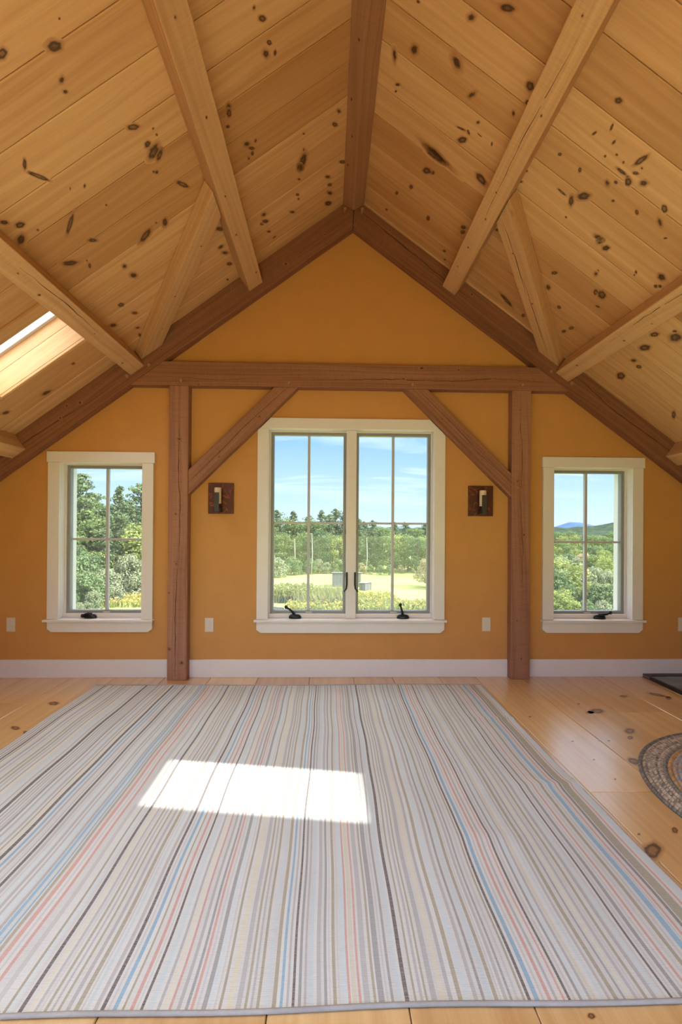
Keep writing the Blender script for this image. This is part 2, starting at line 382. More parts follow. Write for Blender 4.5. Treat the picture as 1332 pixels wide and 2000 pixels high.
KN_L='1.222,-2.033,-0.0191,0.0125,0.0069,0.0118;1.256,-1.929,-0.0071,0.0050,0.0059,0.0103;1.265,-1.887,-0.0058,0.0042,0.0035,0.0061;1.366,-2.101,-0.0098,0.0065,0.0084,0.0121;1.170,-2.093,-0.0027,0.0017,0.0014,0.0024;1.114,-1.604,-0.0160,0.0127,0.0043,0.0102;1.092,-1.490,-0.0094,0.0078,0.0053,0.0136;1.082,-1.438,-0.0111,0.0200,0.0229,0.0205;1.107,-1.329,-0.0060,0.0054,0.0029,0.0078;1.118,-1.342,-0.0040,0.0036,0.0019,0.0051;1.065,-1.402,-0.0062,0.0097,0.0137,0.0155;1.509,-1.666,-0.0164,0.0354,0.0058,0.0045;1.520,-1.743,-0.0049,0.0043,0.0105,0.0161;1.023,-1.165,-0.0178,0.0298,0.0065,0.0083;1.392,-1.499,-0.0033,0.0031,0.0047,0.0090;1.444,-1.530,-0.0016,0.0015,0.0036,0.0065;1.045,-1.542,-0.0037,0.0030,0.0016,0.0043;1.042,-1.505,-0.0038,0.0031,0.0017,0.0045;0.530,-1.740,-0.0062,0.0037,0.0012,0.0072;0.503,-1.681,-0.0128,0.0079,0.0017,0.0115;0.486,-1.567,-0.0090,0.0059,0.0011,0.0085;0.507,-1.529,-0.0137,0.0091,0.0021,0.0155;0.465,-1.506,-0.0058,0.0039,0.0013,0.0113;0.719,-1.373,-0.0091,0.0070,0.0033,0.0152;0.715,-1.405,-0.0090,0.0068,0.0037,0.0172;0.739,-1.310,-0.0070,0.0055,0.0017,0.0080;0.668,-1.141,-0.0127,0.0106,0.0027,0.0152;0.649,-1.097,-0.0130,0.0109,0.0016,0.0094;0.650,-1.060,-0.0066,0.0056,0.0021,0.0129;0.674,-1.046,-0.0053,0.0045,0.0023,0.0131;0.621,-1.125,-0.0052,0.0043,0.0015,0.0092;0.138,-0.942,-0.0129,0.0099,-0.0003,0.0142;0.161,-0.867,-0.0148,0.0117,-0.0002,0.0130;0.354,-0.955,-0.0060,0.0049,0.0004,0.0070;0.360,-0.843,-0.0062,0.0053,0.0006,0.0113;0.392,-0.723,-0.0162,0.0143,0.0018,0.0288;0.368,-0.765,-0.0177,0.0240,0.0158,0.0337;0.100,-0.519,-0.0188,0.0164,-0.0004,0.0140;0.207,-0.478,-0.0185,0.0168,0.0000,0.0144;0.192,-0.388,-0.0152,0.0142,-0.0000,0.0126;0.192,-0.307,-0.0195,0.0186,-0.0000,0.0186;0.204,-0.208,-0.0200,0.0197,0.0000,0.0225;0.403,-0.635,-0.0099,0.0091,0.0006,0.0087;0.422,-0.510,-0.0103,0.0098,0.0006,0.0094;0.418,-0.463,-0.0069,0.0067,0.0006,0.0096;0.656,-0.543,-0.0140,-0.0024,-0.0046,0.0167;0.655,-0.473,-0.0161,0.0168,0.0023,0.0168;0.681,-0.472,-0.0095,0.0100,0.0014,0.0096;0.469,-0.379,-0.0140,0.0142,0.0010,0.0127;0.646,-0.350,-0.0100,0.0108,0.0013,0.0103;0.616,-0.251,-0.0092,-0.0017,-0.0026,0.0099;0.948,-0.441,-0.0176,0.0205,0.0038,0.0170;0.960,-0.524,-0.0149,0.0025,-0.0014,0.0169;0.947,-0.303,-0.0122,0.0148,0.0034,0.0158;0.930,-0.684,-0.0164,0.0176,0.0040,0.0167;0.995,-0.147,-0.0062,0.0081,0.0025,0.0115;1.721,-1.579,-0.0109,0.0115,0.0058,0.0083;1.685,-1.523,-0.0114,0.0121,0.0072,0.0109;1.725,-1.455,-0.0115,0.0129,0.0154,0.0233;1.649,-1.447,-0.0030,0.0032,0.0029,0.0047;1.535,-1.368,-0.0043,0.0081,0.0322,0.0358;1.503,-1.203,-0.0161,0.0180,0.0044,0.0086;1.648,-1.163,-0.0239,0.0289,0.0082,0.0148;1.590,-1.066,-0.0045,0.0055,0.0065,0.0127;1.584,-1.109,-0.0027,0.0032,0.0024,0.0046;1.291,-1.011,-0.0049,0.0191,0.0298,0.0182;1.177,-1.009,-0.0088,0.0093,0.0095,0.0268;1.216,-1.045,-0.0043,0.0045,0.0024,0.0065;1.462,-0.903,-0.0102,0.0125,0.0063,0.0143;1.453,-0.791,-0.0128,0.0162,0.0082,0.0194;1.364,-1.340,-0.0036,0.0036,0.0025,0.0051;1.606,-0.627,-0.0104,0.0151,0.0058,0.0129;1.580,-0.472,-0.0111,0.0166,0.0060,0.0142;1.719,-0.497,-0.0124,0.0197,0.0076,0.0163;1.627,-0.309,-0.0091,0.0147,0.0043,0.0104;1.648,-0.217,-0.0069,0.0116,0.0067,0.0165;2.049,-0.400,-0.0053,0.0104,0.0054,0.0099;2.302,-0.300,-0.0290,0.0056,0.0059,0.0191;2.539,-0.384,-0.0146,0.0146,0.0090,0.0171'
KN_R='0.458,-1.688,0.0137,-0.0094,0.0044,0.0139;0.579,-1.807,0.0244,-0.0078,-0.0003,0.0149;0.249,-1.395,0.0145,-0.0166,0.0110,0.0136;0.449,-1.479,0.0127,-0.0155,0.0236,0.0256;0.556,-1.393,0.0121,-0.0209,0.0086,0.0054;0.158,-1.299,0.0101,-0.0075,0.0047,0.0318;0.196,-1.166,0.0106,-0.0083,0.0012,0.0081;0.192,-1.123,0.0054,-0.0043,0.0008,0.0056;0.579,-1.136,0.0190,-0.0169,0.0041,0.0138;0.596,-1.202,0.0038,-0.0056,0.0062,0.0071;0.557,-1.192,0.0197,-0.0058,-0.0006,0.0065;0.651,-1.231,0.0091,0.0005,-0.0008,0.0032;0.719,-1.234,0.0033,-0.0030,0.0028,0.0077;0.487,-0.935,0.1066,0.0164,-0.0050,0.0161;0.470,-0.927,0.0495,0.0076,-0.0076,0.0244;0.448,-0.783,0.0196,-0.0189,0.0039,0.0178;0.485,-0.801,0.0097,-0.0094,0.0028,0.0123;0.382,-0.573,0.0107,-0.0108,0.0026,0.0142;0.739,-0.997,0.0304,0.0108,-0.0058,0.0190;0.770,-1.608,0.0147,-0.0115,0.0068,0.0150;0.787,-1.538,0.0076,-0.0062,0.0035,0.0080;0.229,-1.598,0.0066,-0.0044,0.0011,0.0056;0.623,-1.288,0.0066,-0.0057,0.0025,0.0074;0.753,-1.451,0.0060,-0.0050,0.0044,0.0108;0.301,-0.432,0.0098,-0.0101,0.0020,0.0133;0.536,-0.422,0.0092,-0.0102,0.0039,0.0179;0.756,-0.570,0.0122,-0.0140,0.0043,0.0143;0.764,-0.530,0.0110,-0.0127,0.0037,0.0126;0.706,-0.236,0.0095,0.0008,-0.0020,0.0125;0.254,-0.207,0.0071,-0.0077,0.0013,0.0101;0.731,-0.154,0.0047,-0.0059,0.0020,0.0078;0.932,-0.746,0.0073,-0.0084,0.0041,0.0110;1.085,-1.790,0.0090,-0.0073,0.0062,0.0095;1.119,-1.687,0.0038,-0.0010,0.0020,0.0130;1.159,-1.640,0.0039,-0.0002,0.0002,0.0116;1.078,-1.618,0.0036,-0.0112,0.0037,0.0014;1.283,-1.651,0.0088,-0.0317,0.0075,0.0031;1.300,-1.589,0.0076,-0.0074,0.0040,0.0057;1.350,-1.575,0.0105,-0.0105,0.0083,0.0117;1.300,-1.534,0.0078,-0.0078,0.0109,0.0161;1.253,-1.554,0.0204,-0.0012,0.0005,0.0075;1.238,-1.462,0.0050,-0.0086,0.0121,0.0115;1.113,-1.429,0.0053,-0.0051,0.0049,0.0088;1.007,-1.430,0.0055,-0.0051,0.0034,0.0066;1.193,-1.325,0.0195,-0.0202,0.0096,0.0168;1.161,-1.256,0.0082,-0.0059,0.0104,0.0286;1.104,-1.264,0.0183,0.0010,-0.0004,0.0064;1.482,-1.538,0.0072,-0.0077,0.0091,0.0121;1.510,-1.470,0.0026,-0.0095,0.0186,0.0111;1.411,-1.437,0.0047,-0.0051,0.0061,0.0088;1.304,-1.407,0.0041,-0.0043,0.0036,0.0056;1.187,-1.152,0.0038,-0.0042,0.0029,0.0055;0.918,-1.154,0.0084,-0.0084,0.0023,0.0055;0.919,-1.234,0.0041,-0.0040,0.0023,0.0051;1.197,-1.603,0.0032,-0.0029,0.0024,0.0038;1.164,-1.564,0.0033,-0.0030,0.0024,0.0039;1.236,-1.594,0.0031,-0.0029,0.0025,0.0038;1.306,-1.625,0.0030,-0.0029,0.0026,0.0037;1.263,-1.494,0.0048,-0.0048,0.0040,0.0062;1.383,-1.160,0.0105,-0.0126,0.0083,0.0137;1.424,-1.152,0.0103,-0.0126,0.0086,0.0138;1.362,-1.177,0.0187,-0.0036,0.0026,0.0170;1.477,-0.986,0.0045,-0.0060,0.0047,0.0078;1.480,-0.958,0.0072,-0.0097,0.0076,0.0127;1.582,-0.854,0.0107,-0.0156,0.0147,0.0240;1.550,-0.840,0.0073,-0.0105,0.0083,0.0138;1.319,-0.754,0.0093,-0.0125,0.0055,0.0109;1.617,-0.751,0.0107,-0.0024,0.0020,0.0091;1.615,-0.422,0.0081,-0.0137,0.0061,0.0112;1.601,-0.342,0.0083,-0.0143,0.0074,0.0141;1.347,-0.612,0.0086,-0.0122,0.0098,0.0200;1.607,-1.147,0.0040,-0.0053,0.0057,0.0083;1.612,-1.125,0.0024,-0.0032,0.0029,0.0042;1.733,-1.170,0.0044,-0.0063,0.0061,0.0082;1.721,-1.153,0.0045,-0.0064,0.0061,0.0083;1.702,-1.224,0.0103,-0.0140,0.0118,0.0157;1.349,-0.195,0.0073,-0.0116,0.0055,0.0128;1.204,-0.219,0.0021,-0.0184,0.0447,0.0194;1.576,-1.421,0.0043,-0.0051,0.0025,0.0033;1.472,-0.518,0.0063,-0.0097,0.0066,0.0127;1.928,-0.860,0.0104,-0.0182,0.0100,0.0137;1.966,-0.714,0.0152,-0.0285,0.0120,0.0170;2.001,-0.551,0.0079,-0.0159,0.0086,0.0125;2.052,-0.533,0.0061,-0.0128,0.0088,0.0127;2.002,-0.945,0.0138,-0.0245,0.0202,0.0259;1.970,-0.979,0.0056,-0.0096,0.0049,0.0063;2.050,-0.332,0.0097,-0.0216,0.0188,0.0286;2.454,-0.347,0.0036,-0.0108,0.0258,0.0333'
KN_F='1.820,-0.732,0.0349,-0.0004,-0.0204,-0.0341;1.752,-0.757,0.0173,-0.0002,-0.0098,-0.0168;1.839,-1.037,0.0283,-0.0003,-0.0186,-0.0276;1.783,-1.125,0.0152,-0.0002,-0.0110,-0.0162;1.620,-1.395,0.0094,-0.0224,-0.0218,-0.0235;2.181,-0.462,0.0229,-0.0002,-0.0134,-0.0204;2.452,-0.433,0.0302,-0.0306,-0.0165,-0.0203;1.238,-2.059,0.0274,-0.0005,-0.0289,-0.0399;1.415,-1.944,0.0036,-0.0095,-0.0125,-0.0106;2.486,-0.505,0.0151,-0.0001,-0.0152,-0.0199;-1.888,-0.560,0.0280,-0.0003,0.0164,-0.0277;-1.783,-1.014,0.0120,-0.0001,0.0111,-0.0170;-1.885,-0.950,0.0214,-0.0003,0.0144,-0.0213;1.197,-1.969,0.0041,-0.0001,-0.0030,-0.0045;1.252,-1.965,0.0052,-0.0001,-0.0031,-0.0045;1.411,-1.565,0.0051,-0.0001,-0.0035,-0.0054;1.578,-1.159,0.0060,-0.0001,-0.0046,-0.0076;1.631,-1.162,0.0060,-0.0001,-0.0048,-0.0076;0.665,-2.635,0.0077,-0.0002,-0.0034,-0.0059;1.185,-1.552,0.0051,-0.0001,-0.0029,-0.0055;1.416,-1.166,0.0060,-0.0001,-0.0034,-0.0063;1.417,-1.376,0.0055,-0.0001,-0.0032,-0.0053;1.170,-0.777,0.0068,-0.0001,-0.0032,-0.0083;1.323,-0.819,0.0067,-0.0001,-0.0036,-0.0081;1.764,-0.605,0.0073,-0.0001,-0.0052,-0.0093;1.097,-2.051,0.0039,-0.0001,-0.0021,-0.0033;-1.104,-0.549,0.0071,-0.0001,0.0033,-0.0094'
STR='-0.7960o0.0078;-0.7857l0.0078;-0.7586b0.0104;-0.7354y0.0117;-0.7212g0.0078;-0.6966o0.0078;-0.6811g0.0065;-0.6643o0.0072;-0.6424g0.0104;-0.6217o0.0117;-0.5965l0.0078;-0.5751g0.0104;-0.5576b0.0098;-0.5273u0.0104;-0.5072o0.0059;-0.4859s0.0091;-0.4618b0.0072;-0.4405l0.0117;-0.4211g0.0078;-0.4069y0.0091;-0.3926s0.0065;-0.3719g0.0091;-0.3524d0.0078;-0.3395s0.0072;-0.3100d0.0117;-0.2970l0.0078;-0.2707o0.0072;-0.2486y0.0157;-0.2253g0.0130;-0.2071o0.0072;-0.1928g0.0065;-0.1766o0.0078;-0.1551l0.0091;-0.1357o0.0104;-0.1175u0.0078;-0.1019g0.0065;-0.0869b0.0072;-0.0706d0.0078;-0.0563g0.0065;-0.0407l0.0117;-0.0199g0.0117;-0.0017d0.0078;0.0224o0.0091;0.0497l0.0130;0.0608s0.0065;0.0738y0.0117;0.0882s0.0065;0.1064g0.0157;0.1273o0.0072;0.1442d0.0157;0.1729d0.0072;0.1919l0.0117;0.2107b0.0111;0.2329o0.0059;0.2492g0.0078;0.2623o0.0059;0.2818g0.0144;0.3047y0.0144;0.3243g0.0104;0.3491o0.0117;0.3674l0.0117;0.3896g0.0104;0.4092d0.0078;0.4275l0.0117;0.4419o0.0098;0.4655g0.0091;0.4799d0.0065;0.5126o0.0065;0.5257b0.0085;0.5453u0.0124;0.5781s0.0091;0.5951g0.0078;0.6147s0.0059;0.6292b0.0072;0.6588d0.0078;0.6685l0.0078;0.6829g0.0078;0.6960y0.0091;0.7164l0.0072;0.7328g0.0078;0.7511o0.0117;0.7735d0.0065;0.7892y0.0078;0.8050g0.0091;0.8312o0.0091;0.8549g0.0117;0.8707l0.0078;0.8996b0.0072'
T_CENTRE = [(-11.0, 82.2, 10.6, 'pine'), (-9.5, 80.2, 10.6, 'pine'), (-7.9, 78.2, 9.7, 'oak'), (-6.5, 80.2, 10.5, 'spruce'), (-4.8, 78.2, 8.9, 'oak'), (-3.7, 82.2, 9.7, 'pine'), (-2.4, 78.2, 9.2, 'oak'), (-1.3, 82.2, 10.8, 'spruce'), (0.1, 80.2, 9.9, 'pine'), (1.4, 82.2, 11.0, 'pine'), (3.0, 81.2, 10.3, 'pine'), (4.8, 84.2, 9.8, 'pine'), (5.9, 82.2, 9.2, 'spruce'), (7.1, 86.2, 8.7, 'pine'), (9.0, 88.2, 9.0, 'pine'), (10.5, 84.2, 8.1, 'oak'), (14.0, 91.2, 8.8, 'spruce'), (16.9, 96.2, 8.8, 'pine'), (18.2, 91.2, 8.0, 'oak'), (20.9, 94.2, 8.5, 'pine'), (22.5, 92.2, 8.7, 'pine'), (-9.2, 73.2, 7.3, 'pine'), (-7.7, 72.2, 6.8, 'oak'), (-6.1, 73.2, 6.4, 'lime'), (-4.1, 72.2, 7.0, 'oak'), (-1.7, 71.2, 7.1, 'maple'), (-0.2, 73.2, 6.8, 'oak'), (1.7, 72.2, 6.5, 'lime'), (3.5, 74.2, 7.0, 'oak'), (5.2, 73.2, 6.9, 'pine'), (7.0, 74.2, 7.1, 'pine'), (8.5, 73.2, 6.9, 'pine'), (9.9, 72.2, 6.6, 'oak'), (11.9, 74.2, 7.3, 'lime'), (13.5, 73.2, 6.6, 'oak'), (14.5, 70.2, 6.1, 'maple'), (16.8, 72.2, 7.0, 'lime'), (18.1, 71.2, 6.6, 'oak'), (-30.0, 81.7, 8.6, 'oak'), (-28.2, 86.9, 8.3, 'maple'), (-23.2, 81.5, 7.4, 'lime'), (-21.1, 86.8, 9.5, 'maple'), (-16.4, 81.1, 8.6, 'oak'), (-13.3, 79.8, 7.3, 'lime'), (23.0, 78.6, 8.2, 'oak'), (27.4, 82.4, 9.0, 'lime'), (31.4, 84.1, 8.6, 'pine'), (35.0, 84.4, 9.3, 'lime'), (35.3, 77.1, 9.5, 'pine')]
T_SHRUBS = [(-8.7, 64.2, 3.8, 'grey'), (-7.3, 63.2, 3.0, 'grey'), (-5.7, 66.2, 3.0, 'bush'), (-4.6, 67.2, 2.3, 'bush'), (-2.9, 68.2, 2.5, 'bush'), (-1.6, 69.2, 2.4, 'grey'), (-0.2, 69.2, 1.9, 'grey'), (1.5, 69.2, 2.4, 'bush'), (2.8, 69.2, 1.9, 'bush'), (4.3, 69.2, 2.0, 'bush'), (5.3, 69.2, 1.8, 'tan'), (6.7, 68.2, 1.6, 'bush'), (8.2, 67.2, 1.6, 'bush'), (9.6, 67.2, 1.7, 'bush'), (11.7, 70.2, 1.4, 'tan'), (13.9, 74.2, 0.6, 'tan'), (15.4, 75.2, 2.3, 'bush'), (16.6, 76.2, 2.6, 'grey'), (13.5, 76.2, 1.9, 'bush'), (11.4, 75.2, 2.1, 'bush'), (8.2, 74.2, 2.0, 'bush'), (-3.7, 74.2, 2.8, 'bush'), (12.2, 52.2, 3.7, 'tan'), (12.6, 50.2, 4.4, 'tan'), (-23.0, 63.9, 2.4, 'grey'), (-18.9, 63.0, 2.1, 'grey'), (-16.5, 68.8, 2.5, 'bush'), (-10.9, 59.9, 3.3, 'bush'), (21.4, 69.8, 2.4, 'grey'), (24.0, 63.3, 2.7, 'grey'), (29.1, 64.6, 2.5, 'grey')]
T_LEFT = [(-35.2, 56.2, 13.8, 'pine'), (-27.7, 48.2, 13.2, 'pine'), (-28.7, 52.2, 11.3, 'pine'), (-26.9, 51.2, 10.5, 'oak'), (-25.5, 50.2, 9.8, 'pine'), (-24.1, 49.2, 12.0, 'spruce'), (-23.3, 50.2, 10.3, 'pine'), (-22.8, 52.2, 12.5, 'pine'), (-21.5, 52.2, 11.5, 'pine'), (-28.2, 47.2, 9.9, 'oak'), (-21.9, 48.2, 8.8, 'lime'), (-25.4, 46.2, 8.7, 'oak'), (-22.6, 46.2, 8.8, 'pine'), (-26.5, 43.2, 7.0, 'oak'), (-23.1, 44.2, 7.1, 'pine'), (-20.1, 46.2, 7.7, 'lime')]
T_LEFTSH = [(-24.4, 40.2, 5.6, 'maplebush'), (-22.5, 38.2, 4.8, 'bush'), (-23.6, 43.2, 5.2, 'lime'), (-20.9, 36.2, 3.4, 'bush'), (-20.7, 39.2, 3.4, 'grey'), (-22.6, 45.2, 5.0, 'lime'), (-20.3, 43.2, 4.5, 'grey'), (-21.0, 46.2, 4.8, 'lime'), (-21.4, 44.2, 2.7, 'bush'), (-21.6, 35.2, 2.2, 'bush'), (-19.8, 35.2, 1.8, 'grey'), (-19.9, 33.2, 1.1, 'grey'), (-20.0, 45.2, 3.2, 'bush')]
T_RIGHT = [(62.3, 121.2, 6.0, 'amber'), (61.3, 116.2, 7.2, 'oak'), (61.9, 114.2, 6.6, 'lime'), (67.5, 121.2, 7.5, 'oak'), (65.7, 114.2, 6.9, 'lime'), (65.7, 111.2, 7.6, 'spruce'), (64.6, 106.2, 6.5, 'oak'), (69.3, 111.2, 6.7, 'lime'), (66.8, 104.2, 6.1, 'oak'), (71.1, 108.2, 7.3, 'oak'), (71.8, 106.2, 6.8, 'lime'), (60.2, 121.2, 7.2, 'oak'), (43.2, 84.2, 4.7, 'oak'), (42.5, 80.2, 4.7, 'lime'), (44.4, 81.2, 5.2, 'oak'), (44.1, 78.2, 4.7, 'oak'), (44.3, 76.2, 4.4, 'lime'), (47.8, 80.2, 4.9, 'oak'), (45.6, 74.2, 4.5, 'maple'), (48.1, 76.2, 4.6, 'oak'), (46.8, 72.2, 4.4, 'lime'), (50.6, 76.2, 4.8, 'oak'), (50.5, 74.2, 4.6, 'oak'), (30.7, 58.2, 4.2, 'oak'), (29.9, 54.2, 4.0, 'grey'), (32.1, 56.2, 4.3, 'bush'), (32.1, 54.2, 3.7, 'grey'), (34.0, 56.2, 4.3, 'tan'), (33.8, 54.2, 4.2, 'oak'), (34.8, 54.2, 4.5, 'lime'), (34.6, 52.2, 4.2, 'lime'), (37.1, 54.2, 4.0, 'oak')]
T_RIGHTSH = [(19.0, 34.2, 5.3, 'limebush'), (18.5, 32.2, 4.1, 'bush'), (20.8, 35.2, 3.7, 'grey'), (17.3, 30.2, 2.9, 'limebush'), (20.8, 34.2, 2.6, 'limebush'), (23.6, 36.2, 4.0, 'grey'), (24.7, 36.2, 3.7, 'grey'), (21.2, 33.2, 3.1, 'limebush'), (21.1, 31.2, 3.1, 'bush'), (22.0, 31.2, 3.0, 'bush'), (17.6, 29.2, 2.3, 'limebush'), (18.9, 29.2, 2.1, 'bush'), (20.3, 29.2, 2.0, 'grey'), (16.4, 29.2, 2.1, 'limebush')]
# ------------------------------------------------------------------ room geometry (metres)
XC, ZC, S = .184, 3.915, .735          # ridge line and roof slope
T = .085                               # how far the frame stands off the gable wall
BACK = -4.35                           # rear end, set close behind the camera and opened for daylight
COS, SIN = .8058, .5922
def RP(sg, o, d, y):                   # point on the roof: run o from the ridge, depth d below the boards
    return V((XC + sg * (o - SIN * d), y, ZC - S * o - COS * d))
def RN(sg): return V((-sg * SIN, 0, -COS))
OUT = 3.55                             # half width of the room
zroof = lambda x: ZC - S * abs(x - XC)

# window openings: x0, x1, z0, z1
WIN = [(-2.177, -1.517, .475, 1.744), (-.4945, .872, .475, 2.040), (1.877, 2.543, .475, 1.744)]

# ---- gable wall
mb = MB()
xs = [XC - OUT - .1, XC, XC + OUT + .1]
for w in WIN: xs += [w[0] - .016, w[1] + .016]
xs = sorted(xs)
for a, b in zip(xs[:-1], xs[1:]):
    w = next((w for w in WIN if a >= w[0] - .02 and b <= w[1] + .02), None)
    ta, tb = zroof(a) + .12, zroof(b) + .12
    parts = [[(a, -.02), (b, -.02), (b, tb), (a, ta)]] if w is None else [[(a, -.02), (b, -.02), (b, w[2] - .016), (a, w[2] - .016)], [(a, w[3] + .016), (b, w[3] + .016), (b, tb), (a, ta)]]
    for p in parts: mb.prism(p, 0, .15)
tag(mb.build('wall_back', M['wall']), 'ochre yellow painted gable wall with three windows', 'wall', kind='structure')
for sg, nm in ((-1, 'left'), (1, 'right')):
    x = XC + sg * OUT
    mb = MB(); mb.box((min(x, x + sg * .12), BACK, -.02), (max(x, x + sg * .12), 0, zroof(x) + .12))
    tag(mb.build('wall_' + nm, M['wall']), 'low ochre knee wall on the %s side' % nm, 'wall', kind='structure')

# ---- unseen gable behind the camera: opening invented for daylight, closed above to darken the peak
mb = MB()
xl, xr, xa, xb, zo = XC - OUT - .1, XC + OUT + .1, XC - 1.8, XC + 1.8, 1.1
for a, b, lo in ((xl, xa, -.02), (xa, XC, zo), (XC, xb, zo), (xb, xr, -.02)):
    mb.prism([(a, lo), (b, lo), (b, zroof(b) + .12), (a, zroof(a) + .12)], BACK - .12, BACK)
tag(mb.build('wall_front', M['wall']), 'unseen ochre gable wall behind the viewer with an opening added for daylight', 'wall', kind='structure')

# ---- ceiling boards
def marks(txt): return [tuple(map(float, e.split(','))) for e in txt.split(';')]
SKY_L = (1.862, 2.47, -.975, -.53)     # skylight holes: o0, o1, y0, y1
SKY_R = (1.88, 2.50, -2.755, -2.27)
# extra skylights added out of view to light the rug and floor from above
HOLES = {(-1, 0): [(.97, 1.735, -3.05, -2.33), (.97, 1.735, -4.15, -3.2)], (-1, 1): [SKY_L, (1.862, 2.64, -2.70, -1.80), (1.862, 2.64, -4.15, -2.9)],
         (1, 0): [], (1, 1): [SKY_R, (1.88, 2.60, -4.25, -3.75)]}
def seams(first, lst, step=.207):
    r = [first] + lst
    while r[-1] > BACK: r.append(r[-1] - step)
    r[-1] = BACK
    return r
rows = {(-1, 0): seams(0, [-.20, -.396, -.593, -.795, -1.0, -1.207, -1.42, -1.62, -1.83, -2.036]),
        (-1, 1): seams(0, [-.245, -.53, -.7525, -.975, -1.26, -1.47, -1.69]),
        (1, 0): seams(0, [-.105, -.29, -.49, -.68, -.895, -1.09, -1.325, -1.52, -1.72, -1.945]),
        (1, 1): seams(0, [-.115, -.43, -.64, -.85, -1.06, -1.28, -1.5, -1.72, -1.93, -2.13, -2.285, -2.49, -2.70])}
SPL = 1.80
mb = MB()
boards = []
def board(sg, o0, o1, y0, y1, tone, off):
    g = .0016
    ya, yb = y0 + g, y1 - g
    r = lambda o, d: [RP(sg, o, d, ya), RP(sg, o, d, yb)]
    k = 1 / COS
    uvf = lambda p: (off[0] + abs(p.x - XC) * k, off[1] + p.y)
    q = [RP(sg, o0, 0, ya), RP(sg, o1, 0, ya), RP(sg, o1, 0, yb), RP(sg, o0, 0, yb)]
    # rounded long edges: a small chamfer each side
    c = .004
    f = [RP(sg, o0, 0, ya + c), RP(sg, o1, 0, ya + c), RP(sg, o1, 0, yb - c), RP(sg, o0, 0, yb - c)]
    if sg > 0: f.reverse()
    mb.face(f, [uvf(p) for p in f], tone)
    for (e0, e1) in ((ya, ya + c), (yb - c, yb)):
        lo = e0 if e0 == ya else e1
        hi = e1 if e0 == ya else e0
        s4 = [RP(sg, o0, -.003, lo), RP(sg, o1, -.003, lo), RP(sg, o1, 0, hi), RP(sg, o0, 0, hi)]
        if (sg > 0) == (lo < hi): s4.reverse()
        mb.face(s4, [uvf(p) for p in s4], tone)
        s5 = [RP(sg, o0, -.02, lo), RP(sg, o1, -.02, lo), RP(sg, o1, -.003, lo), RP(sg, o0, -.003, lo)]
        if (sg > 0) == (lo < hi): s5.reverse()
        mb.face(s5, [uvf(p) for p in s5], tone * .5)
    boards.append((sg, o0, o1, y0, y1, tone, uvf))
for (sg, low), ys in rows.items():
    o_a, o_b = (0.0, SPL) if not low else (SPL, OUT + .05)
    hs = HOLES[(sg, low)]
    ys = [y for y in ys if not any(h[2] - .07 < y < h[3] + .07 for h in hs)] + [v for h in hs for v in (h[2], (h[2] + h[3]) / 2, h[3])]
    ys.sort(reverse=True)
    for hi, lo in zip(ys[:-1], ys[1:]):
        tone = rnd.uniform(.12, .9); off = (rnd.uniform(0, 90), rnd.uniform(0, 90))
        hole = next((h for h in hs if lo >= h[2] - .01 and hi <= h[3] + .01), None)
        if hole:
            board(sg, o_a, hole[0], lo, hi, tone, off); board(sg, hole[1], o_b, lo, hi, tone, off)
        else:
            board(sg, o_a, o_b, lo, hi, tone, off)
for sg, txt in ((-1, KN_L), (1, KN_R)):
    for o, y, a1, b1, a2, b2 in marks(txt):
        bd = next((b for b in boards if b[0] == sg and b[1] <= o <= b[2] and b[3] <= y <= b[4]), None)
        if not bd: continue
        k = 1.85
        c = RP(sg, o, 0, y); e1 = (RP(sg, o + a1 * k, 0, y + b1 * k) - c); e2 = (RP(sg, o + a2 * k, 0, y + b2 * k) - c)
        big = e1.length * e2.length
        mb.disc(c, e1, e2, RN(sg), bd[6], bd[5], lift=.0008, amp=rnd.uniform(.62, 1.0))
# roof deck behind the boards, pierced by the skylights
for sg in (-1, 1):
    hs = HOLES[(sg, 0)] + HOLES[(sg, 1)]
    yb = sorted({BACK, .3} | {v for h in hs for v in h[2:]}); ob = sorted({-.02, OUT + .4} | {v for h in hs for v in h[:2]})
    for y0, y1 in zip(yb[:-1], yb[1:]):
        run = None
        for o0, o1 in list(zip(ob[:-1], ob[1:])) + [(None, None)]:
            solid = o0 is not None and not any(h[0] < (o0 + o1) / 2 < h[1] and h[2] < (y0 + y1) / 2 < h[3] for h in hs)
            if solid: run = (run[0] if run else o0, o1)
            elif run:
                d0, d1 = -.021, -.20
                A, B = ([RP(sg, o, d0, y0), RP(sg, o, d0, y1), RP(sg, o, d1, y1), RP(sg, o, d1, y0)] for o in run)
                mb.loft(A, B, mi=1); run = None
tag(mb.build('ceiling', [M['pine'], M['blackwood']]), 'knotty pine board ceiling sloping down from the ridge on both sides', 'ceiling', kind='structure')

